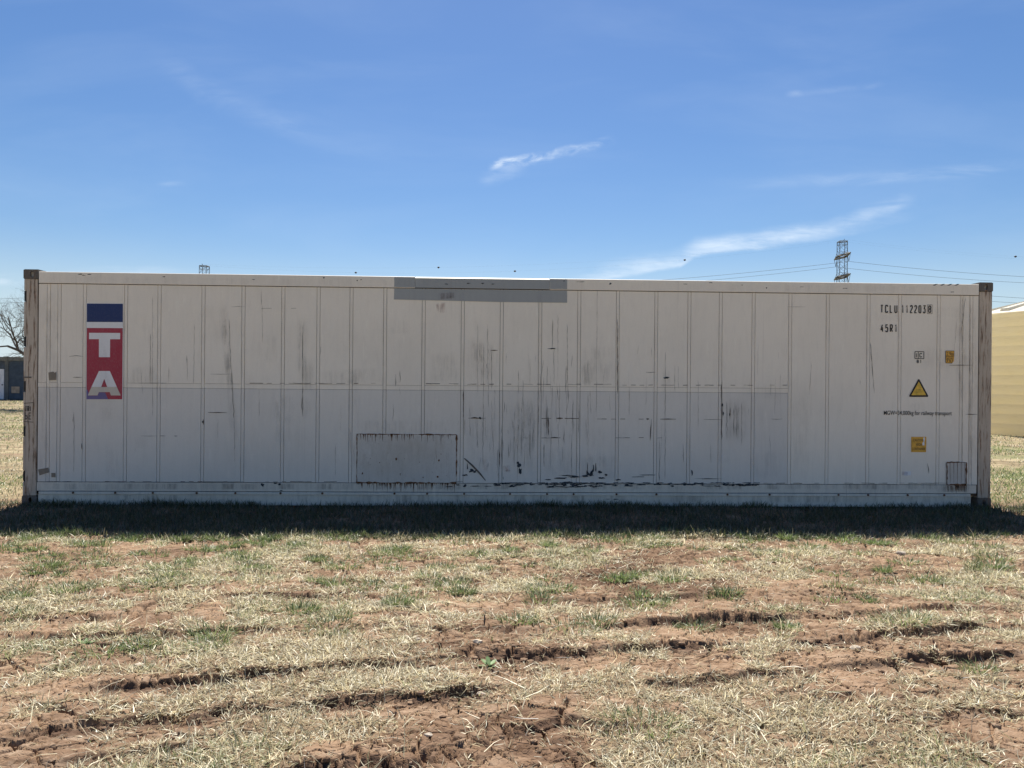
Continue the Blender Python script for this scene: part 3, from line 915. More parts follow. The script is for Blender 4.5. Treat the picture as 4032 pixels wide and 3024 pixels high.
def casting(cx, top, left):
    w_, h_, d_ = .178, .118, .162
    x0 = cx; z0 = CH - h_ if top else 0.0
    bm = bmesh.new()

    def plate(o_, du, dv_, lu, lv, hu, hv, ang=0, shift=(0, 0)):
        o_ = Vector(o_); du = Vector(du); dv_ = Vector(dv_); N = 24
        ring = []; outer = []
        for i in range(N):
            g = 2 * math.pi * i / N
            c_, s_ = math.cos(g), math.sin(g)
            ring.append((lu / 2 + shift[0] + hu * np.sign(c_) * abs(c_) ** .8, lv / 2 + shift[1] + hv * np.sign(s_) * abs(s_) ** .8))
            k_ = 1 / max(abs(c_) / (lu / 2), abs(s_) / (lv / 2))
            outer.append((lu / 2 + c_ * k_, lv / 2 + s_ * k_))
        nrm = du.cross(dv_)
        A = [bm.verts.new(o_ + du * a_ + dv_ * b_) for a_, b_ in outer]; B = [bm.verts.new(o_ + du * a_ + dv_ * b_) for a_, b_ in ring]
        Cc = [bm.verts.new(o_ + du * a_ + dv_ * b_ - nrm * .02) for a_, b_ in ring]
        for i in range(N):
            j = (i + 1) % N
            bm.faces.new((A[i], A[j], B[j], B[i])); bm.faces.new((B[i], B[j], Cc[j], Cc[i]))
    y0 = -.012
    plate((x0, y0, z0), (1, 0, 0), (0, 0, 1), w_, h_, .021, .037, shift=(.012 if left else -.002, 0))
    ex = x0 if left else x0 + w_
    plate((ex, y0 + d_ if left else y0, z0), (0, -1 if left else 1, 0), (0, 0, 1), d_, h_, .037, .026)
    if top:
        plate((x0, y0, z0 + h_), (1, 0, 0), (0, 1, 0), w_, d_, .06, .032)
    else:
        plate((x0, y0 + d_, z0), (1, 0, 0), (0, -1, 0), w_, d_, .06, .032)
    ix = x0 + w_ if left else x0
    zf = z0 if top else z0 + h_
    for q in ([(x0, y0, zf), (x0 + w_, y0, zf), (x0 + w_, y0 + d_, zf), (x0, y0 + d_, zf)],
              [(ix, y0, z0), (ix, y0 + d_, z0), (ix, y0 + d_, z0 + h_), (ix, y0, z0 + h_)],
              [(x0, y0 + d_, z0), (x0 + w_, y0 + d_, z0), (x0 + w_, y0 + d_, z0 + h_), (x0, y0 + d_, z0 + h_)]):
        bm.faces.new([bm.verts.new(v_) for v_ in q])
    bmesh.ops.remove_doubles(bm, verts=bm.verts, dist=.0008)
    bmesh.ops.recalc_face_normals(bm, faces=bm.faces)
    me = bpy.data.meshes.new('corner_casting'); bm.to_mesh(me); bm.free()
    return link('corner_casting', me, M['cast'], cont)


for top in (True, False):
    casting(-.002, top, True); casting(12.016, top, False)
# back corners (seen only from the side)
for x0 in (.002, 12.03):
    mb = MB(); mb.box((x0, 2.28, .0), (x0 + .16, 2.438, CH)); mb.build('corner_post', M['post'], cont)

# -------- painted and stuck-on things, each a thin layer on the face
LY = [0]


def layer():
    LY[0] += 1
    return -.0045 - .00012 * (LY[0] % 25)


def sheet(name, uv, mat, parent, y=None, th=.0006):
    y = layer() if y is None else y
    pts = [F(u, v) for u, v in uv]
    mbx = MB(); n = len(pts)
    vs = [(x, y - th, z) for x, z in pts] + [(x, y, z) for x, z in pts]
    mbx.add(vs, [tuple(range(n))] + [(i, n + i, n + (i + 1) % n, (i + 1) % n) for i in range(n)])
    me = mbx.mesh(name); bm = bmesh.new(); bm.from_mesh(me); bmesh.ops.recalc_face_normals(bm, faces=bm.faces); bmesh.ops.triangulate(bm, faces=[f for f in bm.faces if len(f.verts) > 4])
    bm.to_mesh(me); bm.free()
    return link(name, me, mat, parent)


def box4(u0, v0, u1, v1):
    return [(u0, v0), (u1, v0), (u1, v1), (u0, v1)]


def Z1(x, y):                  # from the close-up of the logo
    return (300 + x / 3.531) / K, (1150 + y / 3.531) / K


def Z7(x, y):                  # from the close-up of the markings
    return (3400 + x / 2.074) / K, (1150 + y / 2.074) / K


logo = sheet('logo', [Z1(*p) for p in ((146, 152), (657, 156), (652, 1496), (140, 1494))], M['white'], cont, -.0040)
sheet('blue_block', [Z1(*p) for p in ((152, 160), (652, 163), (651, 418), (151, 416))], M['blue'], logo, -.0048)
sheet('red_block', [Z1(*p) for p in ((151, 499), (650, 502), (643, 1491), (146, 1490))], M['red'], logo, -.0048)
sheet('faded_corner', [Z1(*p) for p in ((147, 1350), (165, 1368), (190, 1440), (300, 1441), (322, 1393), (405, 1396), (448, 1489), (146, 1489))], M['violet'], logo, -.0055)
sheet('letter_bar', [Z1(*p) for p in ((183, 567), (615, 569), (614, 656), (475, 656), (473, 906), (319, 905), (320, 655), (182, 655))], M['white'], logo, -.0056).name = 'letter'
# letter A: two limbs joined round the counter, pale above and yellowed below the panel line
A_up = [[(320, 1098), (396, 1098), (393, 1205), (352, 1319), (216, 1319)], [(396, 1098), (472, 1098), (569, 1319), (435, 1319), (393, 1205)]]
la = sheet('letter', [Z1(*p) for p in A_up[0]], M['white'], logo, -.0063)
for nm, pl, mt in (('limb', A_up[1], M['white']), ('foot', [(216, 1320), (569, 1320), (622, 1437), (487, 1437), (470, 1391), (318, 1391), (300, 1437), (165, 1437)], M['cream'])):
    o = sheet('letter', [Z1(*p) for p in pl], mt, logo, -.0063)
    bm = bmesh.new(); bm.from_mesh(la.data); nb = len(bm.faces)
    bm.from_mesh(o.data); bm.faces.ensure_lookup_table()
    if mt is M['cream']:
        la.data.materials.append(mt)
        for f in bm.faces[nb:]:
            f.material_index = 1
    bm.to_mesh(la.data); bm.free(); bpy.data.objects.remove(o)

# grey repair patch over the panels below the rail
pr = sheet('paint_patch', [(852, 623.5), (1225, 628.5), (1225, 654), (1082, 652.5), (980, 650), (851, 647)], M['patch'], cont, -.0042)
sheet('paint_patch', [(852, 599), (896.3, 599.8), (896.3, 620.8), (852, 620.3)], M['patch'], cont, -.0125)
sheet('paint_patch', [(1188, 602.8), (1225, 603.2), (1225, 625), (1188, 624.4)], M['patch'], cont, -.0125)


# stroke lettering
def ribbon(mb_, pts, w_, y):
    pts = [np.array(p, float) for p in pts]
    n = len(pts); Ls_, Rs_ = [], []
    for i in range(n):
        if i == 0:
            d = pts[1] - pts[0]
        elif i == n - 1:
            d = pts[-1] - pts[-2]
        else:
            a_ = pts[i] - pts[i - 1]; b_ = pts[i + 1] - pts[i]
            d = a_ / (np.linalg.norm(a_) + 1e-9) + b_ / (np.linalg.norm(b_) + 1e-9)
        d = d / (np.linalg.norm(d) + 1e-9); nrm = np.array([-d[1], d[0]])
        ww = w_[i] if hasattr(w_, '__len__') else w_
        k_ = 1.0
        if 0 < i < n - 1:
            a_ = pts[i] - pts[i - 1]; a_ = a_ / (np.linalg.norm(a_) + 1e-9)
            k_ = 1 / max(.55, abs(np.dot(np.array([-a_[1], a_[0]]), nrm)))
        Ls_.append(pts[i] + nrm * ww / 2 * k_); Rs_.append(pts[i] - nrm * ww / 2 * k_)
    vs = [(p[0], y, p[1]) for p in Ls_ + Rs_]
    mb_.add(vs, [(i, n + i, n + i + 1, i + 1) for i in range(n - 1)])


GL = {'T': [[(0, 7), (4, 7)], [(2, 7), (2, 0)]], 'C': [[(4, 5.6), (3.4, 7), (.6, 7), (0, 6.2), (0, .8), (.6, 0), (3.4, 0), (4, 1.4)]],
      'L': [[(0, 7), (0, 0), (3.6, 0)]], 'U': [[(0, 7), (0, 1), (.8, 0), (3.2, 0), (4, 1), (4, 7)]], '1': [[(.9, 5.8), (1.9, 7), (1.9, 0)]],
      '2': [[(.1, 5.6), (.8, 7), (3.2, 7), (4, 6), (4, 4.8), (.1, .9), (.1, 0), (4, 0)]], '0': [[(.8, 0), (0, 1), (0, 6), (.8, 7), (3.2, 7), (4, 6), (4, 1), (3.2, 0), (.8, 0)]],
      '3': [[(.1, 7), (4, 7), (2, 4.2), (3.2, 4.1), (4, 3.2), (4, 1), (3.2, 0), (.8, 0), (0, 1.2)]],
      '8': [[(.9, 3.7), (.2, 4.5), (.2, 6.2), (.9, 7), (3.1, 7), (3.8, 6.2), (3.8, 4.5), (3.1, 3.7), (.9, 3.7)], [(.9, 3.6), (0, 2.8), (0, .8), (.9, 0), (3.1, 0), (4, .8), (4, 2.8), (3.1, 3.6)]],
      '4': [[(2.6, 7), (0, 2), (4, 2)], [(3, 4.4), (3, 0)]], '5': [[(3.8, 7), (.4, 7), (.2, 3.9), (1, 4.4), (3.2, 4.4), (4, 3.4), (4, 1), (3.2, 0), (.8, 0), (0, 1)]],
      'R': [[(0, 0), (0, 7), (3.2, 7), (4, 6), (4, 4.4), (3.2, 3.4), (0, 3.4)], [(1.8, 3.4), (4, 0)]], 'I': [[(1, 7), (1, 0)]],
      'E': [[(3.6, 7), (0, 7), (0, 0), (3.6, 0)], [(0, 3.6), (3, 3.6)]], 'b': [[(0, 7.4), (0, 0), (3, 0.2), (3.8, 1.8), (3, 3.8), (.2, 3.6)]], 'i': [[(2, 7), (2, 0)]],
      'B': [[(0, 0), (0, 7), (3, 7), (3.8, 5.6), (3, 3.8), (0, 3.6)], [(3, 3.7), (4, 2), (3, .1), (0, 0)]]}


def strokes(name, text, u0, u1, vtop, vbot, sw, parent, mat, y=-.0052, gap=.42):
    x0, zt = F(u0, vtop); x1, _ = F(u1, vtop); _, zb = F(u0, vbot)
    hh = zt - zb; nch = len(text)
    cw = (x1 - x0) / (nch + gap * (nch - 1)); mb_ = MB(); q = 0
    for i, ch in enumerate(text):
        for st in GL.get(ch, []):
            ox = x0 + i * cw * (1 + gap)
            pts = [(ox + sw / 2 + p[0] / 4 * (cw - sw), zb + sw / 2 + p[1] / 7 * (hh - sw)) for p in st]
            ribbon(mb_, pts, sw, y - .0003 * (q % 3)); q += 1
    return mb_.build(name, mat, parent)


def frame(name, u0, v0, u1, v1, sw, parent, mat, y=-.0052):
    x0, zt = F(u0, v0); x1, zb = F(u1, v1); mb_ = MB()
    ribbon(mb_, [(x0, zt), (x1, zt)], sw, y); ribbon(mb_, [(x0, zb), (x1, zb)], sw, y)
    ribbon(mb_, [(x0, zt), (x0, zb)], sw, y - .0003); ribbon(mb_, [(x1, zt), (x1, zb)], sw, y - .0003)
    return mb_.build(name, mat, parent)


def wtext(name, s_, u0, u1, vtop, vbot, mat, parent, y=-.0052, bold=0.0):
    cu = bpy.data.curves.new(name, 'FONT'); cu.body = s_; cu.size = 1.0; cu.offset = bold; cu.resolution_u = 3
    tmp = bpy.data.objects.new('tmp', cu); COL.objects.link(tmp)
    bpy.context.view_layer.update()
    me = bpy.data.meshes.new_from_object(tmp.evaluated_get(bpy.context.evaluated_depsgraph_get()))
    bpy.data.objects.remove(tmp); bpy.data.curves.remove(cu)
    vs = np.array([v.co[:] for v in me.vertices]); lo, hi = vs.min(0), vs.max(0)
    x0, zt = F(u0, vtop); x1, _ = F(u1, vtop); _, zb = F(u0, vbot)
    xx = x0 + (vs[:, 0] - lo[0]) / (hi[0] - lo[0]) * (x1 - x0); zz = zb + (vs[:, 1] - lo[1]) / (hi[1] - lo[1]) * (zt - zb)
    co_ = np.stack([xx, np.full(len(vs), y), zz], -1)
    me.vertices.foreach_set('co', co_.ravel()); me.name = name; me.update()
    me.materials.clear()
    return link(name, me, mat, parent)


BK = M['black']
num = empty('container_number', (0, 0, 0), None, None); num.parent = cont
(u0, v0), (u1, v1) = Z7(137, 104), Z7(276, 170); strokes('prefix', 'TCLU', u0, u1, v0, v1, .0125, num, BK, gap=.55)
(u0, v0), (u1, v1) = Z7(309, 106), Z7(506, 172); strokes('serial', '112203', u0, u1, v0, v1, .0125, num, BK, gap=.5)
(u0, v0), (u1, v1) = Z7(527, 110), Z7(552, 170); strokes('check_digit', '8', u0, u1, v0, v1, .0125, num, BK)
(u0, v0), (u1, v1) = Z7(520, 104), Z7(559, 177); frame('check_box', u0, v0, u1, v1, .004, num, M['scratch'])
(u0, v0), (u1, v1) = Z7(138, 263), Z7(277, 327); strokes('size_code', '45R1', u0, u1, v0, v1, .013, cont, BK, gap=.55)
ic = empty('railway_mark', (0, 0, 0), None, None); ic.parent = cont
(u0, v0), (u1, v1) = Z7(419, 486), Z7(491, 544); frame('box_outline', u0, v0, u1, v1, .008, ic, BK)
(u0, v0), (u1, v1) = Z7(428, 497), Z7(438, 535); strokes('letter', 'i', u0 - 1, u1 + 1, v0, v1, .008, ic, BK)
(u0, v0), (u1, v1) = Z7(446, 490), Z7(446, 543); mb = MB(); ribbon(mb, [F(u0, v0), F(u1, v1)], .007, -.0056); mb.build('divider', BK, ic)
(u0, v0), (u1, v1) = Z7(456, 498), Z7(477, 533); strokes('letter', 'C', u0, u1, v0, v1, .009, ic, BK)
(u0, v0), (u1, v1) = Z7(433, 553), Z7(450, 580); strokes('digit', '8', u0, u1, v0, v1, .008, ic, BK)
(u0, v0), (u1, v1) = Z7(458, 553), Z7(475, 580); strokes('digit', '1', u0, u1, v0, v1, .008, ic, BK)
# height sticker
hs = sheet('height_sticker', [Z7(*p) for p in ((668, 479), (740, 479), (739, 520), (726, 558), (722, 582), (668, 581))], M['black'], cont, -.0046)
sheet('yellow_field', [Z7(*p) for p in ((672, 483), (737, 483), (736, 520), (722, 556), (718, 577), (672, 577))], M['amber'], hs, -.0054)
sheet('torn_corner', [Z7(*p) for p in ((732, 530), (739, 524), (735, 566), (724, 580), (726, 556))], M['amber'], hs, -.0048)
(u0, v0), (u1, v1) = Z7(677, 490), Z7(733, 520); wtext('height_text', '2.9m', u0, u1, v0, v1, BK, hs, -.0062, .01)
(u0, v0), (u1, v1) = Z7(677, 539), Z7(722, 572); wtext('height_text', "9'6\"", u0, u1, v0, v1, BK, hs, -.0062, .01)
(u0, v0), (u1, v1) = Z7(674, 526), Z7(730, 530); sheet('divider', box4(u0, v0, u1, v1), BK, hs, -.0062)
# warning triangle
tri = sheet('warning_triangle', [Z7(*p) for p in ((443, 716), (450, 710), (457, 716), (526, 845), (524, 856), (375, 856), (372, 846))], BK, cont, -.0046)
sheet('yellow_field', [Z7(*p) for p in ((450, 731), (510, 842), (389, 842))], M['yellow'], tri, -.0054)
for s_, a_, b_ in (('SUPER', 794, 803), ('HEAVY', 812, 821)):
    (u0, v0), (u1, v1) = Z7(430, a_), Z7(472, b_); wtext('warning_text', s_, u0, u1, v0, v1, BK, tri, -.0062)
(u0, v0), (u1, v1) = Z7(165, 968), Z7(720, 1014); wtext('weight_text', 'MGW=34,000kg for railway transport', u0, u1, v0, v1, BK, cont, -.0052, .004)
ct = sheet('caution_sticker', [Z7(*p) for p in ((388, 1182), (512, 1182), (509, 1307), (388, 1306))], M['amber'], cont, -.0046)
for s_, x0, x1, a_, b_ in (('CAUTION', 404, 488, 1199, 1219), ('HIGH', 427, 475, 1234, 1256), ('CONTAINER', 393, 503, 1270, 1291)):
    (u0, v0), (u1, v1) = Z7(x0, a_), Z7(x1, b_); wtext('caution_text', s_, u0, u1, v0, v1, BK, ct, -.0054, .012)
sheet('torn_spot', [Z7(*p) for p in ((486, 1190), (496, 1183), (500, 1200), (494, 1225), (497, 1250), (480, 1252), (478, 1232), (488, 1222))], M['white'], ct, -.0058)
o = sheet('paper_label', [Z7(*p) for p in ((334, 1466), (384, 1464), (385, 1496), (330, 1498))], M['white'], cont); o['label'] = 'torn white label scrap'
for q in (1470, 1480, 1491):
    sheet('blue_line', [Z7(312, q - 1.4), Z7(358, q), Z7(358, q + 2.6), Z7(312, q + 1.2)], M['violet'], o, -.0075)
# tapes at the left
def Zl(x, y):
    return x * .6628 / K, (1000 + y * .6628) / K


for P in (((289, 704), (318, 699), (326, 706), (336, 700), (335, 748), (293, 751)), ((227, 1280), (288, 1269), (293, 1297), (236, 1315)), ((306, 1301), (330, 1300), (331, 1326), (307, 1326)),
          ((275, 1352), (318, 1349), (316, 1364), (284, 1372)), ((318, 1350), (340, 1352), (334, 1366), (322, 1368))):
    sheet('tape_scrap', [Zl(*p) for p in P], M['tape'], cont)

# rusty access panel and small hatch
ax0, az1 = F(771.5, 937.5); ax1, az0 = F(985.5, 1041)
mb = MB(); mb.box((ax0, -.0105, ZB + .004), (ax1, .002, az1)); ap = mb.build('access_panel', M['access'], cont)
hx0, hz1 = F(2044.5, 998.5); hx1, hz0 = F(2086, 1043.5)
mb = MB(); mb.box((hx0, -.0105, ZB + .003), (hx1, .002, hz1)); hp = mb.build('hatch_cover', M['access'], cont)


def rough_edge(mb_, p, q, w_, y, jit=.6, n=None):
    p, q = np.array(p), np.array(q); n = n or max(4, int(np.linalg.norm(q - p) / .028)); ph = random.random() * 9
    pts = [p + (q - p) * i / n + np.array([random.gauss(0, w_ * .12), random.gauss(0, w_ * .12)]) for i in range(n + 1)]
    ribbon(mb_, pts, [w_ * random.uniform(1 - jit, 1 + jit) * (.75 + .6 * math.sin(i_ * .37 + ph) * math.sin(i_ * .11 + ph * 2)) for i_ in range(len(pts))], y)


mb = MB()
rough_edge(mb, (ax0, az1), (ax1, az1), .012, -.0118); rough_edge(mb, (ax0, ZB), (ax0, az1), .014, -.0121)
rough_edge(mb, (ax1, ZB - .01), (ax1, az1), .015, -.0121, .8); rough_edge(mb, (ax0, ZB + .006), (ax1, ZB + .006), .018, -.0118, .9)
for _ in range(150):
    xx = random.uniform(ax0, ax1); ln = .02 + .11 * random.random() ** 2
    zt = ZB + .004 if random.random() < .6 else az1
    ribbon(mb, [(xx, zt + .004), (xx + random.gauss(0, .002), zt - ln * .6), (xx + random.gauss(0, .003), zt - ln)], [.005 + .006 * random.random(), .004, .001], -.0125)
o = mb.build('rust_edge', M['rust'], ap); o['kind'] = 'stuff'
mb = MB()
for _ in range(20):      # small chips in the access panel's paint
    xx, zz = random.uniform(ax0 + .05, ax1 - .03), random.uniform(ZB + .05, az1 - .05)
    r_ = .003 + .012 * random.random() ** 3; N = 7
    mb.poly([(xx + math.cos(6.28 * i / N) * r_ * random.uniform(.5, 1.3), -.0116, zz + math.sin(6.28 * i / N) * r_ * random.uniform(.7, 1.9)) for i in range(N)])
o = mb.build('rust_spots', M['rust'], ap); o['kind'] = 'stuff'
mb = MB()
rough_edge(mb, (hx0, hz1), (hx1, hz1), .018, -.0118, .4); rough_edge(mb, (hx0, ZB), (hx0, hz1), .016, -.0121, .5)
rough_edge(mb, (hx1, ZB), (hx1, hz1), .018, -.0121, .5); rough_edge(mb, (hx0, ZB + .005), (hx1, ZB + .005), .020, -.0118, .5)
for xx in np.linspace(hx0 + .04, hx1 - .02, 5):
    ribbon(mb, [(xx, hz1), (xx + .003, ZB + .02)], [.006, .003], -.0115)
for _ in range(10):
    xx = random.uniform(hx0 + .1, hx1)
    ribbon(mb, [(xx, ZB), (xx, ZB - .06 - .05 * random.random())], [.014, .003], -.0122)
o = mb.build('rust_edge', M['rust'], hp); o['kind'] = 'stuff'

# graffiti on the left post
gr = empty('graffiti', (0, 0, 0), None, None); gr.parent = cont
Zp = lambda x, y: ((x / 2.552) / K, (1050 + y / 2.552) / K)
(u0, v0), (u1, v1) = Zp(255, 1400), Zp(320, 1455); strokes('writing', 'TRI', u0, u1, v0, v1, .010, gr, BK, -.0075, gap=.15)
(u0, v0), (u1, v1) = Zp(252, 1465), Zp(322, 1535); strokes('writing', 'bE', u0, u1, v0, v1, .010, gr, BK, -.0075, gap=.25)
for a_, b_ in ((1373, 1366), (1556, 1562)):
    mb = MB(); ribbon(mb, [F(*Zp(244, a_)), F(*Zp(340, b_))], .007, -.0075); mb.build('underline', BK, gr)

# -------- scars: scratches, scraped paint, smears
mb = MB()


def scratch(u, v0, v1, w_=.005, drift=0, y=None):
    n = max(3, int(abs(v1 - v0) / 8)); y = layer() if y is None else y
    pts = [F(u + drift * i / n + random.gauss(0, .35), v0 + (v1 - v0) * i / n) for i in range(n + 1)]
    ribbon(mb, pts, [w_ * random.uniform(.25, 1.0) * (1 if 0 < i < n else .2) for i in range(n + 1)], y)


for u, a_, b_, w_, d_ in ((404, 768, 822, .006, 1), (565, 625, 660, .004, 0), (567, 660, 740, .003, 0), (855, 808, 835, .008, 0), (864, 800, 826, .006, 0), (1001, 845, 902, .012, 0), (1004, 905, 940, .007, 0),
                         (1078, 964, 1008, .012, 1), (1084, 940, 1000, .007, 0), (1194, 690, 755, .007, -1), (1196, 755, 830, .004, 1), (1225, 700, 830, .004, 1), (1225, 790, 920, .004, -1), (1205, 680, 820, .003, 0),
                         (1407, 905, 952, .012, -3), (1424, 950, 1040, .007, 0), (1437, 760, 1036, .0045, -1), (1465, 790, 840, .003, 0), (1508, 820, 925, .003, 0), (1558, 830, 950, .012, 1), (1561, 860, 905, .008, 0),
                         (1577, 880, 905, .012, 0), (1585, 882, 940, .007, 0), (1590, 875, 945, .006, 1), (1594, 880, 930, .006, 0), (1570, 870, 950, .005, 0), (1602, 870, 960, .004, 0), (1334, 690, 850, .010, 0),
                         (1880, 740, 850, .007, 8), (1476, 960, 1000, .006, 0), (1184, 900, 940, .016, 1), (1180, 880, 925, .007, 0), (1176, 960, 1000, .006, -2), (1130, 820, 880, .004, 0), (1120, 800, 850, .004, 0),
                         (1144, 930, 985, .005, 0), (1098, 960, 990, .008, 0), (1053, 700, 880, .004, 2), (1045, 740, 1000, .004, -2), (1062, 760, 840, .006, 0), (1032, 700, 850, .003, 0), (1290, 620, 900, .003, -2),
                         (1270, 850, 1000, .003, 0), (495, 690, 800, .006, 4), (500, 800, 905, .007, 6), (506, 905, 1000, .005, 1), (654, 700, 900, .007, 0), (652, 860, 885, .012, 0), (440, 905, 918, .012, 0),
                         (176, 957, 972, .012, 2), (158, 900, 912, .010, 0), (160, 890, 1020, .004, 0), (420, 700, 830, .003, -1), (2085, 640, 720, .005, -9), (2066, 690, 770, .003, -6), (2003, 1000, 1022, .012, 3),
                         (325, 720, 830, .004, 0), (330, 640, 900, .003, 0), (560, 840, 900, .003, 0), (725, 960, 1030, .003, 0), (2078, 640, 1035, .004, 0), (2095, 640, 1040, .0045, 0)):
    scratch(u, a_, b_, w_, d_)
for _ in range(70):
    u = random.choice([random.uniform(1005, 1240), random.uniform(1010, 1700), random.uniform(280, 1900)])
    v0 = random.uniform(740, 980); scratch(u, v0, v0 + random.uniform(8, 90), random.uniform(.0015, .004), random.gauss(0, 1.5))
for _ in range(55):
    u = random.uniform(1010, 1240); v0 = random.gauss(900, 55); scratch(u, v0, min(1036, v0 + random.uniform(10, 70)), random.uniform(.002, .006), random.gauss(0, 1.5))
# horizontal scuffs
for u0, u1, v, w_ in ((305, 342, 941.5, .004), (345, 358, 941.5, .006), (376, 384, 941.6, .008), (450, 490, 891, .01), (1011, 1050, 903.5, .007), (1018, 1032, 903, .02), (1160, 1250, 904, .007), (1202, 1216, 903.6, .02), (1280, 1400, 905, .006), (1396, 1402, 904.6, .02),
                      (1426, 1460, 905.5, .012), (1520, 1560, 906, .005), (1330, 1440, 945.5, .005), (1120, 1220, 946, .005), (1190, 1205, 945, .01), (565, 640, 666, .004), (300, 360, 827.5, .006), (540, 830, 828, .006), (840, 1000, 829, .006), (1010, 1330, 830, .006),
                      (1335, 1700, 832, .006), (455, 500, 808, .004), (1395, 1416, 804, .006), (1060, 1075, 757, .012), (1665, 1690, 905, .005), (150, 180, 770, .006), (158, 178, 815, .008), (2050, 2100, 789, .008), (2085, 2110, 895, .01),
                      (500, 530, 663, .003), (1700, 1740, 663, .003), (100, 1000, 1040.3, .006), (1640, 2100, 1043.5, .006)):
    if u1 - u0 > 60:
        k_ = int((u1 - u0) / 9); us = np.linspace(u0, u1, k_)
        for a_, b_ in zip(us[:-1], us[1:]):
            if random.random() < .5:
                ribbon(mb, [F(a_ - .3, v + random.gauss(0, .25)), F(b_ + .3, v + random.gauss(0, .25))], w_ * random.uniform(.4, 1.2), layer())
    else:
        ribbon(mb, [F(u0, v), F((u0 + u1) / 2, v + random.gauss(0, .5)), F(u1, v)], [w_ * .4, w_, w_ * .3], layer())
ribbon(mb, [F(1003, 990), F(1020, 1005), F(1036, 1022), F(1049, 1038)], [.012, .022, .020, .008], layer())
o = mb.build('scratches', M['scratch'], cont); o['kind'] = 'stuff'

mb = MB()


def chip(u, v, hu, hv, y=None, n=None, spike=0.0):
    n = n or int(9 + hu * .5); y = layer() if y is None else y
    pts = []
    for i in range(n):
        g = 2 * math.pi * i / n
        r_ = random.uniform(.45, 1.25)
        pts.append((u + math.cos(g) * hu * r_, v + math.sin(g) * hv * r_ - (spike * random.random() if math.sin(g) < 0 else 0)))
    c_ = F(u, v)
    vs = [(c_[0], y, c_[1])] + [(F(*p)[0], y, F(*p)[1]) for p in pts]
    mb.add(vs, [(0, 1 + (i + 1) % n, 1 + i) for i in range(n)])


KY = -.0096
# band of stripped paint along the kick plate and the panel feet, 1100-1620
u = 1070
while u < 1640:
    wv_ = random.uniform(3, 11); dens = 1.0 if 1190 < u < 1330 else .75
    if random.random() < dens:
        chip(u, 1046.5 + random.gauss(0, 1.6), wv_ * 1.2, random.uniform(.5, 2.5), KY - .0001 * random.randint(0, 30))
    if random.random() < .55:
        chip(u, 1042.6, wv_ * .8, .9, KY - .0001 * random.randint(0, 30))
    u += wv_ * random.uniform(.6, 1.25)
for u in np.arange(1185, 1300, 6.5):
    chip(u + random.gauss(0, 2), 1050 + random.gauss(0, 1.5), random.uniform(5, 11), random.uniform(.6, 1.7), KY - .0001 * random.randint(0, 30))
for u, v, hu, hv, sp in ((1276, 1026, 8, 2.6, 14), (1262, 1029, 8, 1.6, 3), (1297, 1021, 6, 1.6, 4), (1309, 1026, 3, 2.4, 2), (1298, 1033, 9, 1.4, 2), (1240, 1030, 16, 2, 1), (1210, 1033, 18, 1.6, 1), (1185, 1036, 9, 1.6, 0), (1335, 1036, 6, 2, 0),
                         (1225, 1027, 20, 1.1, 0), (1282, 1014, 1.3, 9, 8), (1269, 1012, 1.0, 10, 8), (1287, 1012, 1.2, 8, 8), (1018, 1017, 5, 4, 1), (1026, 1019, 3.4, 3.4, 0), (1010, 1010, 1.2, 8, 3), (1004, 1026, 6, 2, 0),
                         (1122, 1006, 5, 4, 3), (1123, 1017, 4.5, 8, 0), (1119, 1000, 3, 3, 0), (1005, 1049, 5, 3, 0), (568, 1047, 4, 3.5, 0), (596, 1043.5, 5, 1.6, 0), (604, 1046, 3, 2.5, 0), (608, 1059.5, 5, 1.2, 0),
                         (1028, 1050, 14, 1.2, 0), (1055, 1050, 10, .9, 0), (970, 1051, 9, 1.4, 0), (990, 1047, 4, 2, 0), (1108, 1050, 11, 3.0, 0), (1495, 1020, 2.2, 7, 0), (1400, 1026, 22, .9, 0), (1378, 1030, 14, .8, 0), (1530, 1034, 30, .8, 0),
                         (1560, 875, 2.2, 4, 0), (1562, 894, 1.4, 5, 0), (1576, 895, 1.6, 4, 0), (438, 911, 1.6, 2.4, 0), (454, 891, 2.6, .7, 0), (472, 891, 2.4, .7, 0), (1037, 903, 3, 3, 0), (1193, 753, 10, 1.4, 0), (1439, 816, 6, 2, 0),
                         (1313, 1078, 4, .8, 0), (1330, 1078, 5, 1, 0), (1005, 1084, 2, 2, 0)):
    chip(u, v, hu, hv, (KY if v > 1039 else -.0046) - .0001 * random.randint(0, 30), spike=sp)
# marks on the top rail
for u, v, hu, hv in ((964, 614, 3.5, 1.5), (1012, 612, 4.5, 1.3), (1043, 612.5, 4.5, 1.2), (1065, 614, 4.5, 1.2), (772, 606, 1.6, 1.6), (780, 604.5, 2.4, 1), (548, 604, 4, .8), (700, 600, 1.6, 1.6), (355, 598, 3, 1), (175, 592.5, 6, 1), (195, 593, 5, 1.3),
                     (182, 595, 5, .8), (1218, 607, 1.2, 2), (1255, 609, 12, .6), (1318, 613, 3, 2), (1655, 622, 1.6, 1.6), (1480, 614, 5, .6), (1730, 620, 6, .6), (1535, 611, 4, .7), (1602, 616, 3, .7), (1825, 623, 5, .7), (2056, 631, 4, .8)):
    chip(u, v, hu, hv, -.0185 if 897 < u < 1187 else -.0132)
for i in range(4):                     # black hazard dashes on the rail's edge, right end
    u = 2018 + i * 15.5
    uv = [(u - 5, 616.5), (u + 2, 613.6), (u + 7, 613.8), (u, 617.2)]
    pts = [F(*p) for p in uv]; mb.poly([(p[0], -.0135, p[1]) for p in pts])
o = mb.build('paint_chips', M['chip'], cont); o['kind'] = 'stuff'

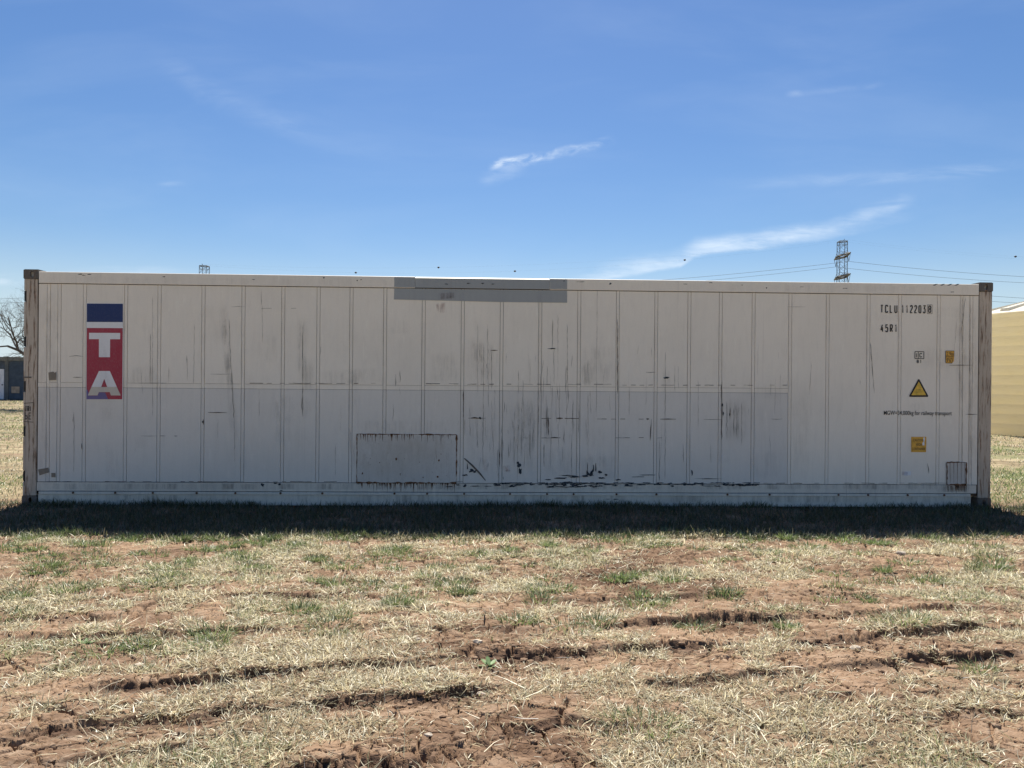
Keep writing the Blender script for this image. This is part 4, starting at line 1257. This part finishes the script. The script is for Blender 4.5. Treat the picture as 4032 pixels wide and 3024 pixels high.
# soft dirt and rust staining, thin translucent films of grime
m, t, out = newmat('grime_film')
uvn = t.xyz(t.node('ShaderNodeUVMap').outputs[0])
fa_ = t.m('MULTIPLY', t.sstep(t.m('MULTIPLY', uvn[0], t.m('SUBTRACT', 1.0, uvn[0])), 0, .2), t.sstep(t.m('MULTIPLY', uvn[1], t.m('SUBTRACT', 1.0, uvn[1])), 0, .2))
co = t.objco()
sn = t.noise(t.map(co, scale=(30, 4, 2.2)), 1.0, 6, .7)
sn2 = t.noise(t.map(co, scale=(8, 4, 5)), 1.0, 4, .6)
al = t.m('MULTIPLY', t.m('MULTIPLY', fa_, t.sstep(sn, .33, .68)), t.sstep(sn2, .25, .6))
ga = t.node('ShaderNodeAttribute', attribute_name='grime')
al = t.m('MULTIPLY', al, ga.outputs['Alpha'], clamp=True)
df = t.node('ShaderNodeBsdfDiffuse'); t.l.new(ga.outputs['Color'], df.inputs[0])
tp = t.node('ShaderNodeBsdfTransparent'); mx = t.node('ShaderNodeMixShader')
t.put(mx.inputs[0], al); t.l.new(tp.outputs[0], mx.inputs[1]); t.l.new(df.outputs[0], mx.inputs[2]); t.l.new(mx.outputs[0], out.inputs[0])
M['film'] = m
films = []
BR, GY, DK, RD, WH, BL = (.17, .115, .07), (.15, .145, .13), (.06, .055, .05), (.30, .12, .10), (.62, .60, .56), (.10, .12, .15)
for i, u in enumerate(SEAM):
    films.append(([(u - 5, 618), (u + 5, 618), (u + 4, 1038), (u - 6, 1038)], BR, .26))
    if random.random() < .7:
        films.append(([(u - 9, 628), (u + 9, 628), (u + 8, random.uniform(740, 900)), (u - 8, random.uniform(740, 900))], (.2, .165, .12), .22))
films += [([(470, 660), (486, 655), (508, 860), (488, 830)], DK, 1.1), ([(476, 640), (492, 640), (520, 1000), (496, 960)], GY, .6), ([(640, 680), (665, 680), (665, 830), (640, 830)], GY, .9),
          ([(655, 770), (680, 770), (680, 850), (655, 850)], GY, .7), ([(645, 850), (675, 860), (675, 905), (650, 905)], GY, .8), ([(940, 655), (966, 650), (962, 678), (944, 676)], RD, 2.6), ([(945, 632), (985, 630), (985, 645), (945, 650)], (.16, .10, .10), 3.5),
          ([(1085, 1005), (1104, 1003), (1104, 1020), (1086, 1020)], RD, 3.0), ([(1040, 990), (1052, 990), (1056, 1022), (1042, 1020)], RD, .7), ([(1170, 870), (1196, 870), (1196, 960), (1172, 960)], BL, .8),
          ([(1005, 720), (1080, 740), (1080, 830), (1005, 830)], (.24, .19, .15), .7), ([(1020, 740), (1060, 740), (1060, 790), (1020, 780)], GY, .6), ([(1110, 850), (1160, 850), (1160, 990), (1110, 990)], GY, .8),
          ([(1000, 860), (1080, 860), (1080, 1030), (1000, 1030)], GY, .45), ([(1090, 860), (1170, 860), (1170, 1036), (1090, 1036)], GY, .55), ([(1170, 960), (1250, 960), (1250, 1036), (1170, 1036)], GY, .6), ([(1240, 980), (1340, 980), (1340, 1040), (1240, 1040)], BL, .75),
          ([(1565, 855), (1615, 860), (1615, 960), (1565, 955)], GY, .9), ([(1615, 980), (1700, 960), (1690, 1036), (1620, 1036)], (.2, .19, .24), .5), ([(1700, 830), (1760, 830), (1750, 1040), (1708, 1040)], (.22, .18, .14), .45),
          ([(925, 760), (995, 755), (995, 830), (925, 830)], (.23, .2, .15), .7), ([(685, 800), (830, 790), (830, 832), (690, 832)], (.25, .21, .16), .7), ([(1250, 740), (1330, 740), (1330, 832), (1250, 832)], (.22, .19, .15), .7), ([(1255, 790), (1275, 770), (1278, 836), (1258, 836)], GY, 1.0),
          ([(755, 905), (1000, 905), (1000, 940), (755, 940)], (.3, .26, .2), .5), ([(280, 790), (340, 780), (340, 832), (272, 832)], (.24, .2, .14), .6), ([(1430, 800), (1450, 800), (1450, 830), (1430, 830)], BL, .6), ([(84, 620), (104, 620), (104, 1040), (82, 1040)], (.25, .15, .08), .7),
          ([(100, 615), (135, 615), (130, 900), (98, 900)], BR, .55), ([(2090, 640), (2112, 640), (2112, 1042), (2088, 1042)], BR, .75), ([(2060, 640), (2090, 640), (2090, 900), (2060, 900)], (.24, .2, .15), .5),
          ([(1985, 740), (2110, 770), (2110, 800), (1985, 800)], (.22, .2, .18), .5), ([(1960, 870), (2000, 866), (2000, 900), (1960, 900)], GY, .5), ([(2030, 1046), (2095, 1046), (2095, 1064), (2030, 1064)], (.15, .08, .04), 1.0)]
for _ in range(22):
    u = random.uniform(110, 2090); v = random.uniform(640, 980); hu = random.uniform(6, 34); hv = random.uniform(25, 120)
    films.append(([(u - hu, v), (u + hu, v), (u + hu, min(1038, v + hv)), (u - hu, min(1038, v + hv))], random.choice([GY, BR, (.25, .22, .18), WH, WH, (.25, .22, .18)]), random.uniform(.2, .5)))
for u in np.arange(95, 2105, 42):
    films.append(([(u, 1043), (u + 42, 1043), (u + 42, 1058), (u, 1058)], (.14, .12, .10), random.uniform(.1, .8)))
    films.append(([(u, 1066), (u + 42, 1066), (u + 42, 1087), (u, 1087)], (.13, .105, .08), random.uniform(.1, .7)))
    films.append(([(u, 595 + (u - 84) * .0118), (u + 42, 595.5 + (u - 84) * .0118), (u + 42, 612 + (u - 84) * .0118), (u, 611.5 + (u - 84) * .0118)], random.choice([BR, GY, WH]), random.uniform(.05, .4)))
vs, fs, cs_ = [], [], []
for i, (P, c_, a_) in enumerate(films):
    vm = sum(p[1] for p in P) / 4
    y = (-.0130 if vm > 1060 or vm < 622 + (P[0][0] - 84) * .011 else -.0125 if vm > 1040 else -.0066) - .00006 * (i % 40)
    if 940 < P[0][0] < 990 and vm < 660:
        y = -.0086
    if vm > 1060:
        y += 0.004
    n = len(vs)
    vs += [(F(*p)[0], y, F(*p)[1]) for p in P]; fs.append((n, n + 1, n + 2, n + 3)); cs_ += [(*c_, a_ * (.21 if vm < 1040 else .6))] * 4
me = bpy.data.meshes.new('grime'); me.from_pydata(vs, [], fs)
uvl = me.uv_layers.new(name='UVMap')
uvl.data.foreach_set('uv', np.tile(np.array([0, 1, 1, 1, 1, 0, 0, 0], float), len(fs)))
at = me.attributes.new('grime', 'FLOAT_COLOR', 'POINT'); at.data.foreach_set('color', np.array(cs_, float).ravel())
o = link('grime', me, M['film'], cont); o['kind'] = 'stuff'

# ------------------------------------------------------------------ water tank
TKR, TKH = 2.4, 3.93
tc = world(17.8, 24.1)
tank = empty('water_tank', tuple(tc), 'yellowish cream ribbed plastic water tank with white domed top, right of the container', 'water tank')
m, t, out = newmat('tank_plastic')
co = t.objco()
c = t.mix(t.sstep(t.noise(t.map(co, scale=(1.5, 1.5, 5)), 1.0, 5, .6), .3, .7), (0.92, 0.83, 0.58), (0.94, 0.86, 0.65))
c = t.mix(t.m('MULTIPLY', t.sstep(t.noise(t.map(co, scale=(3, 3, 30)), 1.0, 5, .6), .5, .75), .3), c, (0.55, 0.42, 0.22))
df = t.node('ShaderNodeBsdfPrincipled'); t.put(df.inputs['Base Color'], c); df.inputs['Roughness'].default_value = .45
tr = t.node('ShaderNodeBsdfTranslucent'); t.put(tr.inputs[0], t.mix(.5, c, (.96, .85, .58, 1)))
mx = t.node('ShaderNodeMixShader'); mx.inputs[0].default_value = .62
t.l.new(df.outputs[0], mx.inputs[1]); t.l.new(tr.outputs[0], mx.inputs[2]); t.l.new(mx.outputs[0], out.inputs[0])
M['tank'] = m
m, t, out = newmat('white_tank_top')
c = t.mix(t.noise(t.objco(), 2.0, 4), (0.78, 0.74, 0.62), (0.86, 0.83, 0.74))
df = t.node('ShaderNodeBsdfPrincipled'); t.put(df.inputs['Base Color'], c); df.inputs['Roughness'].default_value = .5
tr = t.node('ShaderNodeBsdfTranslucent'); t.put(tr.inputs[0], c)
mx = t.node('ShaderNodeMixShader'); mx.inputs[0].default_value = .4
t.l.new(df.outputs[0], mx.inputs[1]); t.l.new(tr.outputs[0], mx.inputs[2]); t.l.new(mx.outputs[0], out.inputs[0])
M['tanktop'] = m


def lathe(name, prof, seg, mat, parent, cap=False):
    mbx = MB(); n = len(prof)
    vs = [(r_ * math.cos(2 * math.pi * i / seg), r_ * math.sin(2 * math.pi * i / seg), z) for i in range(seg) for r_, z in prof]
    fs = [(i * n + k_, ((i + 1) % seg) * n + k_, ((i + 1) % seg) * n + k_ + 1, i * n + k_ + 1) for i in range(seg) for k_ in range(n - 1)]
    mbx.add(vs, fs); o_ = mbx.build(name, mat, parent, True)
    return o_


prof = [(TKR - .02, -.05)]
nb = 12; zz = .05
for i in range(nb):
    z0 = .10 + i * (TKH - .25) / nb; dz_ = (TKH - .25) / nb
    prof += [(TKR - .009, z0), (TKR + .0, z0 + .035), (TKR + .012, z0 + dz_ * .5), (TKR + .0, z0 + dz_ - .035), (TKR - .009, z0 + dz_ - .004)]
prof += [(TKR - .0, TKH - .12), (TKR - .0, TKH - .02), (TKR - .03, TKH)]
lathe('shell', prof, 96, M['tank'], tank)
lathe('dome', [(TKR - .03, TKH + .001), (TKR - .10, TKH + .04), (1.5, TKH + .27), (.75, TKH + .42), (.3, TKH + .47), (.001, TKH + .48)], 96, M['tanktop'], tank)
for i in range(8):
    g = 2 * math.pi * (i + .35) / 8; mb = MB()
    p0 = Vector((math.cos(g) * (TKR - .12), math.sin(g) * (TKR - .12), TKH + .045)); p1 = Vector((math.cos(g) * .8, math.sin(g) * .8, TKH + .42))
    sd2 = Vector((-math.sin(g), math.cos(g), 0)) * .16
    mb.add([p0 - sd2, p0 + sd2, p1 + sd2 * .6, p1 - sd2 * .6] + [q + Vector((0, 0, .09)) for q in (p0 - sd2 * .8, p0 + sd2 * .8, p1 + sd2 * .5, p1 - sd2 * .5)],
           [(0, 1, 5, 4), (1, 2, 6, 5), (2, 3, 7, 6), (3, 0, 4, 7), (4, 5, 6, 7)])
    mb.build('dome_rib', M['tanktop'], tank)
lathe('lid', [(.42, TKH + .42), (.42, TKH + .58), (.36, TKH + .64), (.001, TKH + .66)], 32, M['tanktop'], tank)

# ------------------------------------------------------------------ shed
M['siding'] = flat('slate_blue_siding', (0.078, 0.102, 0.130), .7, .18, 3)
M['trim'] = flat('dark_trim', (0.095, 0.108, 0.115), .7, .2, 3)
M['fascia'] = flat('grey_green_fascia', (0.15, 0.16, 0.15), .7, .2, 2)
M['doorwhite'] = flat('white_door_paint', (0.60, 0.63, 0.70), .5, .08, 3)
M['beige'] = flat('weathered_beige_board', (0.33, 0.27, 0.21), .8, .25, 4)
D0 = 54.0
corner = world((14.7 - 1106) / 1591 * D0, D0)
ang = R(-2.1)
shed = empty('shed', tuple(corner), 'dark slate blue shed with horizontal siding and a white door, left behind the container', 'shed')
aR = R(12); aL = R(-20)
dR = Vector((math.cos(aR), math.sin(aR), 0)); dL = Vector((-math.cos(aL), -math.sin(aL) * 1.0, 0))
HS = 3.12


def wall_boards(d, length, nrm, holes):
    n = 22; bh = (HS - .35) / n
    for i in range(n):
        z0 = .12 + i * bh
        segs = [(0.12, length)]
        for (a_, b_, za, zb_) in holes:
            if z0 < zb_ - .02 and z0 + bh > za + .02:
                ns = []
                for s0, s1 in segs:
                    if b_ <= s0 or a_ >= s1:
                        ns.append((s0, s1)); continue
                    if a_ > s0:
                        ns.append((s0, a_))
                    if b_ < s1:
                        ns.append((b_, s1))
                segs = ns
        for s0, s1 in segs:
            mbx = MB(); P0 = d * s0; P1 = d * s1
            vs = []
            for P in (P0, P1):
                vs += [P + nrm * .065 + Vector((0, 0, z0)), P + nrm * .012 + Vector((0, 0, z0 + bh - .004)), P - nrm * .03 + Vector((0, 0, z0 + bh - .004)), P - nrm * .03 + Vector((0, 0, z0))]
            mbx.add(vs, [(0, 1, 5, 4), (1, 2, 6, 5), (2, 3, 7, 6), (3, 0, 4, 7), (0, 3, 2, 1), (4, 5, 6, 7)])
            me = mbx.mesh('siding_board'); bm = bmesh.new(); bm.from_mesh(me); bmesh.ops.recalc_face_normals(bm, faces=bm.faces); bm.to_mesh(me); bm.free()
            link('siding_board', me, M['siding'], shed)


nR = Vector((dR.y, -dR.x, 0)); nL = Vector((-dL.y, dL.x, 0))
if nL.y > 0:
    nL = -nL
if nR.y > 0:
    nR = -nR
wall_boards(dR, 3.4, nR, [(.32, .84, .52, 1.02)])
wall_boards(dL, 4.2, nL, [(.22, 1.12, .0, 2.3)])
mb = MB(); mb.box((-.10, -.07, .0), (.14, .09, HS - .22)); mb.build('corner_trim', M['trim'], shed)


def slab(name, d, nrm, a_, b_, z0, z1, o0, o1, mat):
    mbx = MB(); vs = []
    for s_ in (a_, b_):
        vs += [d * s_ + nrm * o1 + Vector((0, 0, z0)), d * s_ + nrm * o1 + Vector((0, 0, z1)), d * s_ + nrm * o0 + Vector((0, 0, z1)), d * s_ + nrm * o0 + Vector((0, 0, z0))]
    mbx.add(vs, [(0, 1, 5, 4), (1, 2, 6, 5), (2, 3, 7, 6), (3, 0, 4, 7), (0, 3, 2, 1), (4, 5, 6, 7)])
    me = mbx.mesh(name); bm = bmesh.new(); bm.from_mesh(me); bmesh.ops.recalc_face_normals(bm, faces=bm.faces); bm.to_mesh(me); bm.free()
    return link(name, me, mat, shed)


slab('vent_board', dR, nR, .32, .84, .52, 1.02, -.03, .05, M['beige'])
dr = slab('door', dL, nL, .24, 1.10, .06, 2.28, -.03, .035, M['doorwhite'])
hd = MB(); pp = dL * .36 + nL * .07
hd.bar(pp + Vector((0, 0, 1.08)), pp + Vector((0, 0, 1.16)), .045, 8); h_ = hd.build('handle', M['trim'], dr)
slab('fascia', dR, nR, .0, 3.5, HS - .22, HS + .05, .02, .16, M['fascia'])
slab('fascia', dL, nL, .0, 4.3, HS - .22, HS + .05, .02, .16, M['fascia'])
mb = MB(); mb.box((-.13, -.21, HS - .24), (.13, .0, HS + .08)); mb.build('corner_cap', M['fascia'], shed)
mb = MB(); A_, B_ = dR * 3.4, dL * 4.2; C_ = A_ + B_
mb.add([(0, 0, HS + .02), tuple(A_ + Vector((0, 0, HS + .02))), tuple(C_ + Vector((0, 3.4, HS + .1))), tuple(B_ + Vector((0, 0, HS + .02)))] + [(0, 0, HS - .1), tuple(A_ + Vector((0, 0, HS - .1))), tuple(C_ + Vector((0, 3.4, HS - .1))), tuple(B_ + Vector((0, 0, HS - .1)))],
       [(0, 1, 2, 3), (7, 6, 5, 4), (0, 4, 5, 1), (1, 5, 6, 2), (2, 6, 7, 3), (3, 7, 4, 0)])
mb.build('roof', M['fascia'], shed)
mb = MB(); q0 = [Vector((0, .04, 0)), A_ + Vector((0, .04, 0)), C_ + Vector((0, 3.3, 0)), B_ + Vector((0, .04, 0))]
mb.add([tuple(p) for p in q0] + [tuple(p + Vector((0, 0, HS - .12))) for p in q0], [(0, 1, 5, 4), (1, 2, 6, 5), (2, 3, 7, 6), (3, 0, 4, 7)])
mb.build('inner_wall', M['siding'], shed)

# ------------------------------------------------------------------ bare tree behind
rt_ = random.Random(12)
TD = 38.0
tb = world((95 - 1106) / 1591 * TD, TD)
tree = empty('bare_tree', tuple(tb), 'leafless tree with pale spreading twigs behind the left end of the container', 'tree')
trunk, limbs, twigs = MB(), MB(), MB()


def grow(p, d, L, r_, lvl):
    n = 4 if lvl < 3 else 3
    q = Vector(p); dd_ = Vector(d)
    pts = [Vector(q)]
    for i in range(n):
        dd_ = (dd_ + Vector((rt_.gauss(0, .22), rt_.gauss(0, .22), rt_.gauss(.04, .18)))).normalized()
        q = q + dd_ * L / n
        pts.append(Vector(q))
        r0 = r_ * (1 - .5 * i / n); r1 = r_ * (1 - .5 * (i + 1) / n)
        (limbs if lvl < 3 else twigs).bar(pts[-2], pts[-1], r0, 5 if lvl < 3 else 3, r1)
        if lvl < 6 and (i > 0 or lvl > 1):
            for _ in range(1 if rt_.random() < .75 else 2):
                a_ = rt_.uniform(.45, 1.1); ax = Vector((rt_.gauss(0, 1), rt_.gauss(0, 1), rt_.gauss(0, 1))).cross(dd_).normalized()
                nd = (Matrix.Rotation(a_, 3, ax) @ dd_)
                nd.z += .12
                grow(q, nd.normalized(), L * rt_.uniform(.55, .8), r1 * .72, lvl + 1)


trunk.bar((0, 0, -.2), (.05, 0, 1.1), .22, 10, .17); trunk.bar((.05, 0, 1.1), (.0, .1, 2.2), .17, 10, .14)
trunk.build('trunk', M['bark'], tree, True)
for d_, L_ in (((-1.2, -.1, 1.05), 2.0), ((-.45, .3, 1.3), 1.9), ((.5, .2, 1.2), 1.9), ((.9, -.3, .8), 1.8), ((-.9, .6, .9), 1.9)):
    grow((0, .1, 2.15), Vector(d_).normalized(), L_ * 1.12, .115, 1)
limbs.build('limbs', M['bark'], tree)
twigs.build('twigs', M['bark'], tree)

# ------------------------------------------------------------------ power line
RT, LT = world(111.7, 250.0), world(-111.0, 265.0)
ldir = Vector(LT - RT); span = ldir.length; ldir.normalize()
perp = Vector((-ldir.y, ldir.x, 0)); perp = perp if perp.y > 0 else -perp
NXR = Vector(RT) - ldir * span; NXL = Vector(LT) + ldir * span
TH = TOP = 50.6; LDZ = -7.8
ARMS = (45.6, 38.6, 31.6); HWD = 7.2; DROP = 2.7


def tower(name, base, label, dzz=0.0):
    e = empty(name, tuple(base), label, 'pylon', 'lattice towers of the power line')
    h_ = 1.27; TH = TOP + dzz; arms = [q + dzz for q in ARMS]
    cs2 = [ldir * (h_ * a_) + perp * (h_ * b_) for a_, b_ in ((-1, -1), (1, -1), (1, 1), (-1, 1))]
    zk = 26.0 + dzz
    def lp(i, z):
        k_ = 1.0 if z >= zk else 1.0 + (zk - z) / zk * 2.4
        return cs2[i] * k_ + Vector((0, 0, z))
    for i in range(4):
        mbx = MB(); mbx.bar(lp(i, 0), lp(i, zk), .13); mbx.bar(lp(i, zk), lp(i, TH), .10); mbx.build('leg', M['galv'], e)
    mbx = MB()
    lv = [0, zk * .35, zk * .62, zk * .83, zk] + list(np.arange(zk + 2.4, TH, 2.42)) + [TH - .05]
    for a_, b_ in zip(lv[:-1], lv[1:]):
        for i in range(4):
            j = (i + 1) % 4
            mbx.bar(lp(i, a_), lp(j, b_), .045, 3); mbx.bar(lp(j, a_), lp(i, b_), .045, 3)
    o_ = mbx.build('bracing', M['galv'], e)
    mbx = MB()
    for i in range(4):
        mbx.bar(lp(i, TH), lp((i + 1) % 4, TH), .12); mbx.bar(lp(i, TH - 1.2), lp((i + 1) % 4, TH - 1.2), .06)
    for s_ in (-1, 1):
        mbx.bar(perp * s_ * 1.2 + Vector((0, 0, TH)), perp * s_ * 1.9 + Vector((0, 0, TH + .5)), .1)
    mbx.build('top_frame', M['galv'], e)
    for z in arms:
        mbx = MB()
        for s_ in (-1, 1):
            tip = perp * (s_ * HWD) + Vector((0, 0, z))
            for k_ in (-1, 1):
                r0 = ldir * (k_ * h_) + perp * (s_ * h_)
                mbx.bar(r0 + Vector((0, 0, z)), tip, .42, 4, .22); mbx.bar(r0 + Vector((0, 0, z + 1.3)), tip, .06)
                for q in (.25, .5, .75):
                    pa = (r0 + Vector((0, 0, z))).lerp(tip, q); pb = (ldir * (-k_ * h_) + perp * (s_ * h_) + Vector((0, 0, z))).lerp(tip, q - .2)
                    mbx.bar(pa, pb, .07, 3)
            for k_ in (-1, 1):
                mbx.bar(ldir * h_ * k_ + perp * -h_ + Vector((0, 0, z)), ldir * h_ * k_ + perp * h_ + Vector((0, 0, z)), .42)
        mbx.build('crossarm', M['galv'], e)
        for s_ in (-1, 1):
            c_ = perp * (s_ * (HWD - 1.4)) + Vector((0, 0, z - DROP))
            for q in (0, -2.8):
                mbx = MB(); mbx.bar(perp * (s_ * (HWD + q + (0 if q == 0 else .2))) + Vector((0, 0, z - .1)), c_, .075, 5); mbx.build('insulator', M['wire'], e)
    return e


tower('transmission_tower', RT, 'steel lattice transmission tower with two crossarms showing above the right end of the container')
tower('transmission_tower', LT, 'lattice transmission tower with only its square top showing over the left part of the container', LDZ)


def cable(A, B, sag, r_, label):
    mbx = MB(); A, B = Vector(A), Vector(B); pts = []
    for i in range(33):
        t_ = i / 32; p = A.lerp(B, t_); p.z -= 4 * sag * t_ * (1 - t_); pts.append(p)
    mbx.tube(pts, r_, 4)
    o_ = mbx.build('power_cable', M['wire']); tag(o_, label, 'cable', 'cables of the power line')
    return o_


def at(bs, off, z):
    return Vector(bs) + perp * off + Vector((0, 0, z))


WO = HWD - 1.4
TS = {ARMS[0]: 'upper', ARMS[1]: 'lower', ARMS[2]: 'lowest'}
for zi in ARMS[:2]:
    for s_, nm in ((-1, 'nearer'), (1, 'farther')):
        cable(at(RT, s_ * WO, zi - DROP), at(LT, s_ * WO, zi - DROP + LDZ), 5.0, .045, f'{nm} {TS[zi]} wire sagging left from the right hand lattice tower')
        cable(at(RT, s_ * WO, zi - DROP), at(NXR, s_ * WO, zi - DROP), 6.9, .045, f'{nm} {TS[zi]} wire running right from the right hand lattice tower')
        cable(at(LT, s_ * WO, zi - DROP + LDZ), at(NXL, s_ * WO, zi - DROP + LDZ), 5.5, .045, f'{nm} {TS[zi]} wire at the far left edge above the shed')
for s_, sg, nm in ((-1, 4.6, 'nearer'), (1, 6.1, 'farther')):
    cable(at(RT, s_ * 1.7, TH + .4), at(LT, s_ * 1.7, TH + LDZ + .4), sg, .006, f'{nm} hair thin earth wire carrying marker balls between the two tower tops')
    cable(at(RT, s_ * 1.7, TH + .4), at(NXR, s_ * 1.7, TH + .4), 8.0, .006, f'{nm} hair thin earth wire leaving the right tower top')


def ball(t_, s_, to, sag, zend, label):
    A, B = at(RT, s_ * 1.7, TH + .4), at(to, s_ * 1.7, zend)
    p = A.lerp(B, t_); p.z -= 4 * sag * t_ * (1 - t_)
    bm = bmesh.new(); bmesh.ops.create_uvsphere(bm, u_segments=16, v_segments=10, radius=.36)
    for q in bm.verts:
        q.co.z *= .92
        if abs(q.co.z) < .05:
            q.co.x *= 1.08; q.co.y *= 1.08
    me = bpy.data.meshes.new('marker_ball'); bm.to_mesh(me); bm.free()
    o_ = link('marker_ball', me, M['ball'], None, True); o_.location = p
    tag(o_, label, 'marker ball', 'aerial marker balls on the power line')
    mbx = MB(); mbx.bar((-ldir * .5)[:], (ldir * .5)[:], .06, 6); mbx.build('clamp', M['wire'], o_)


ZL = TH + LDZ + .4
ball(.754, 1, LT, 6.1, ZL, 'dark marker ball low above the container, leftmost of the row in the sky')
ball(.618, -1, LT, 4.6, ZL, 'darkest marker ball in the sky over the left half of the grey repair patch')
ball(.499, 1, LT, 6.1, ZL, 'dark marker ball in the sky over the right half of the grey repair patch')
ball(.235, 1, LT, 6.1, ZL, 'dark marker ball in front of the white cloud streak')
ball(.248, -1, NXR, 8.0, TH + .4, 'dark marker ball near the right edge above the water tank')
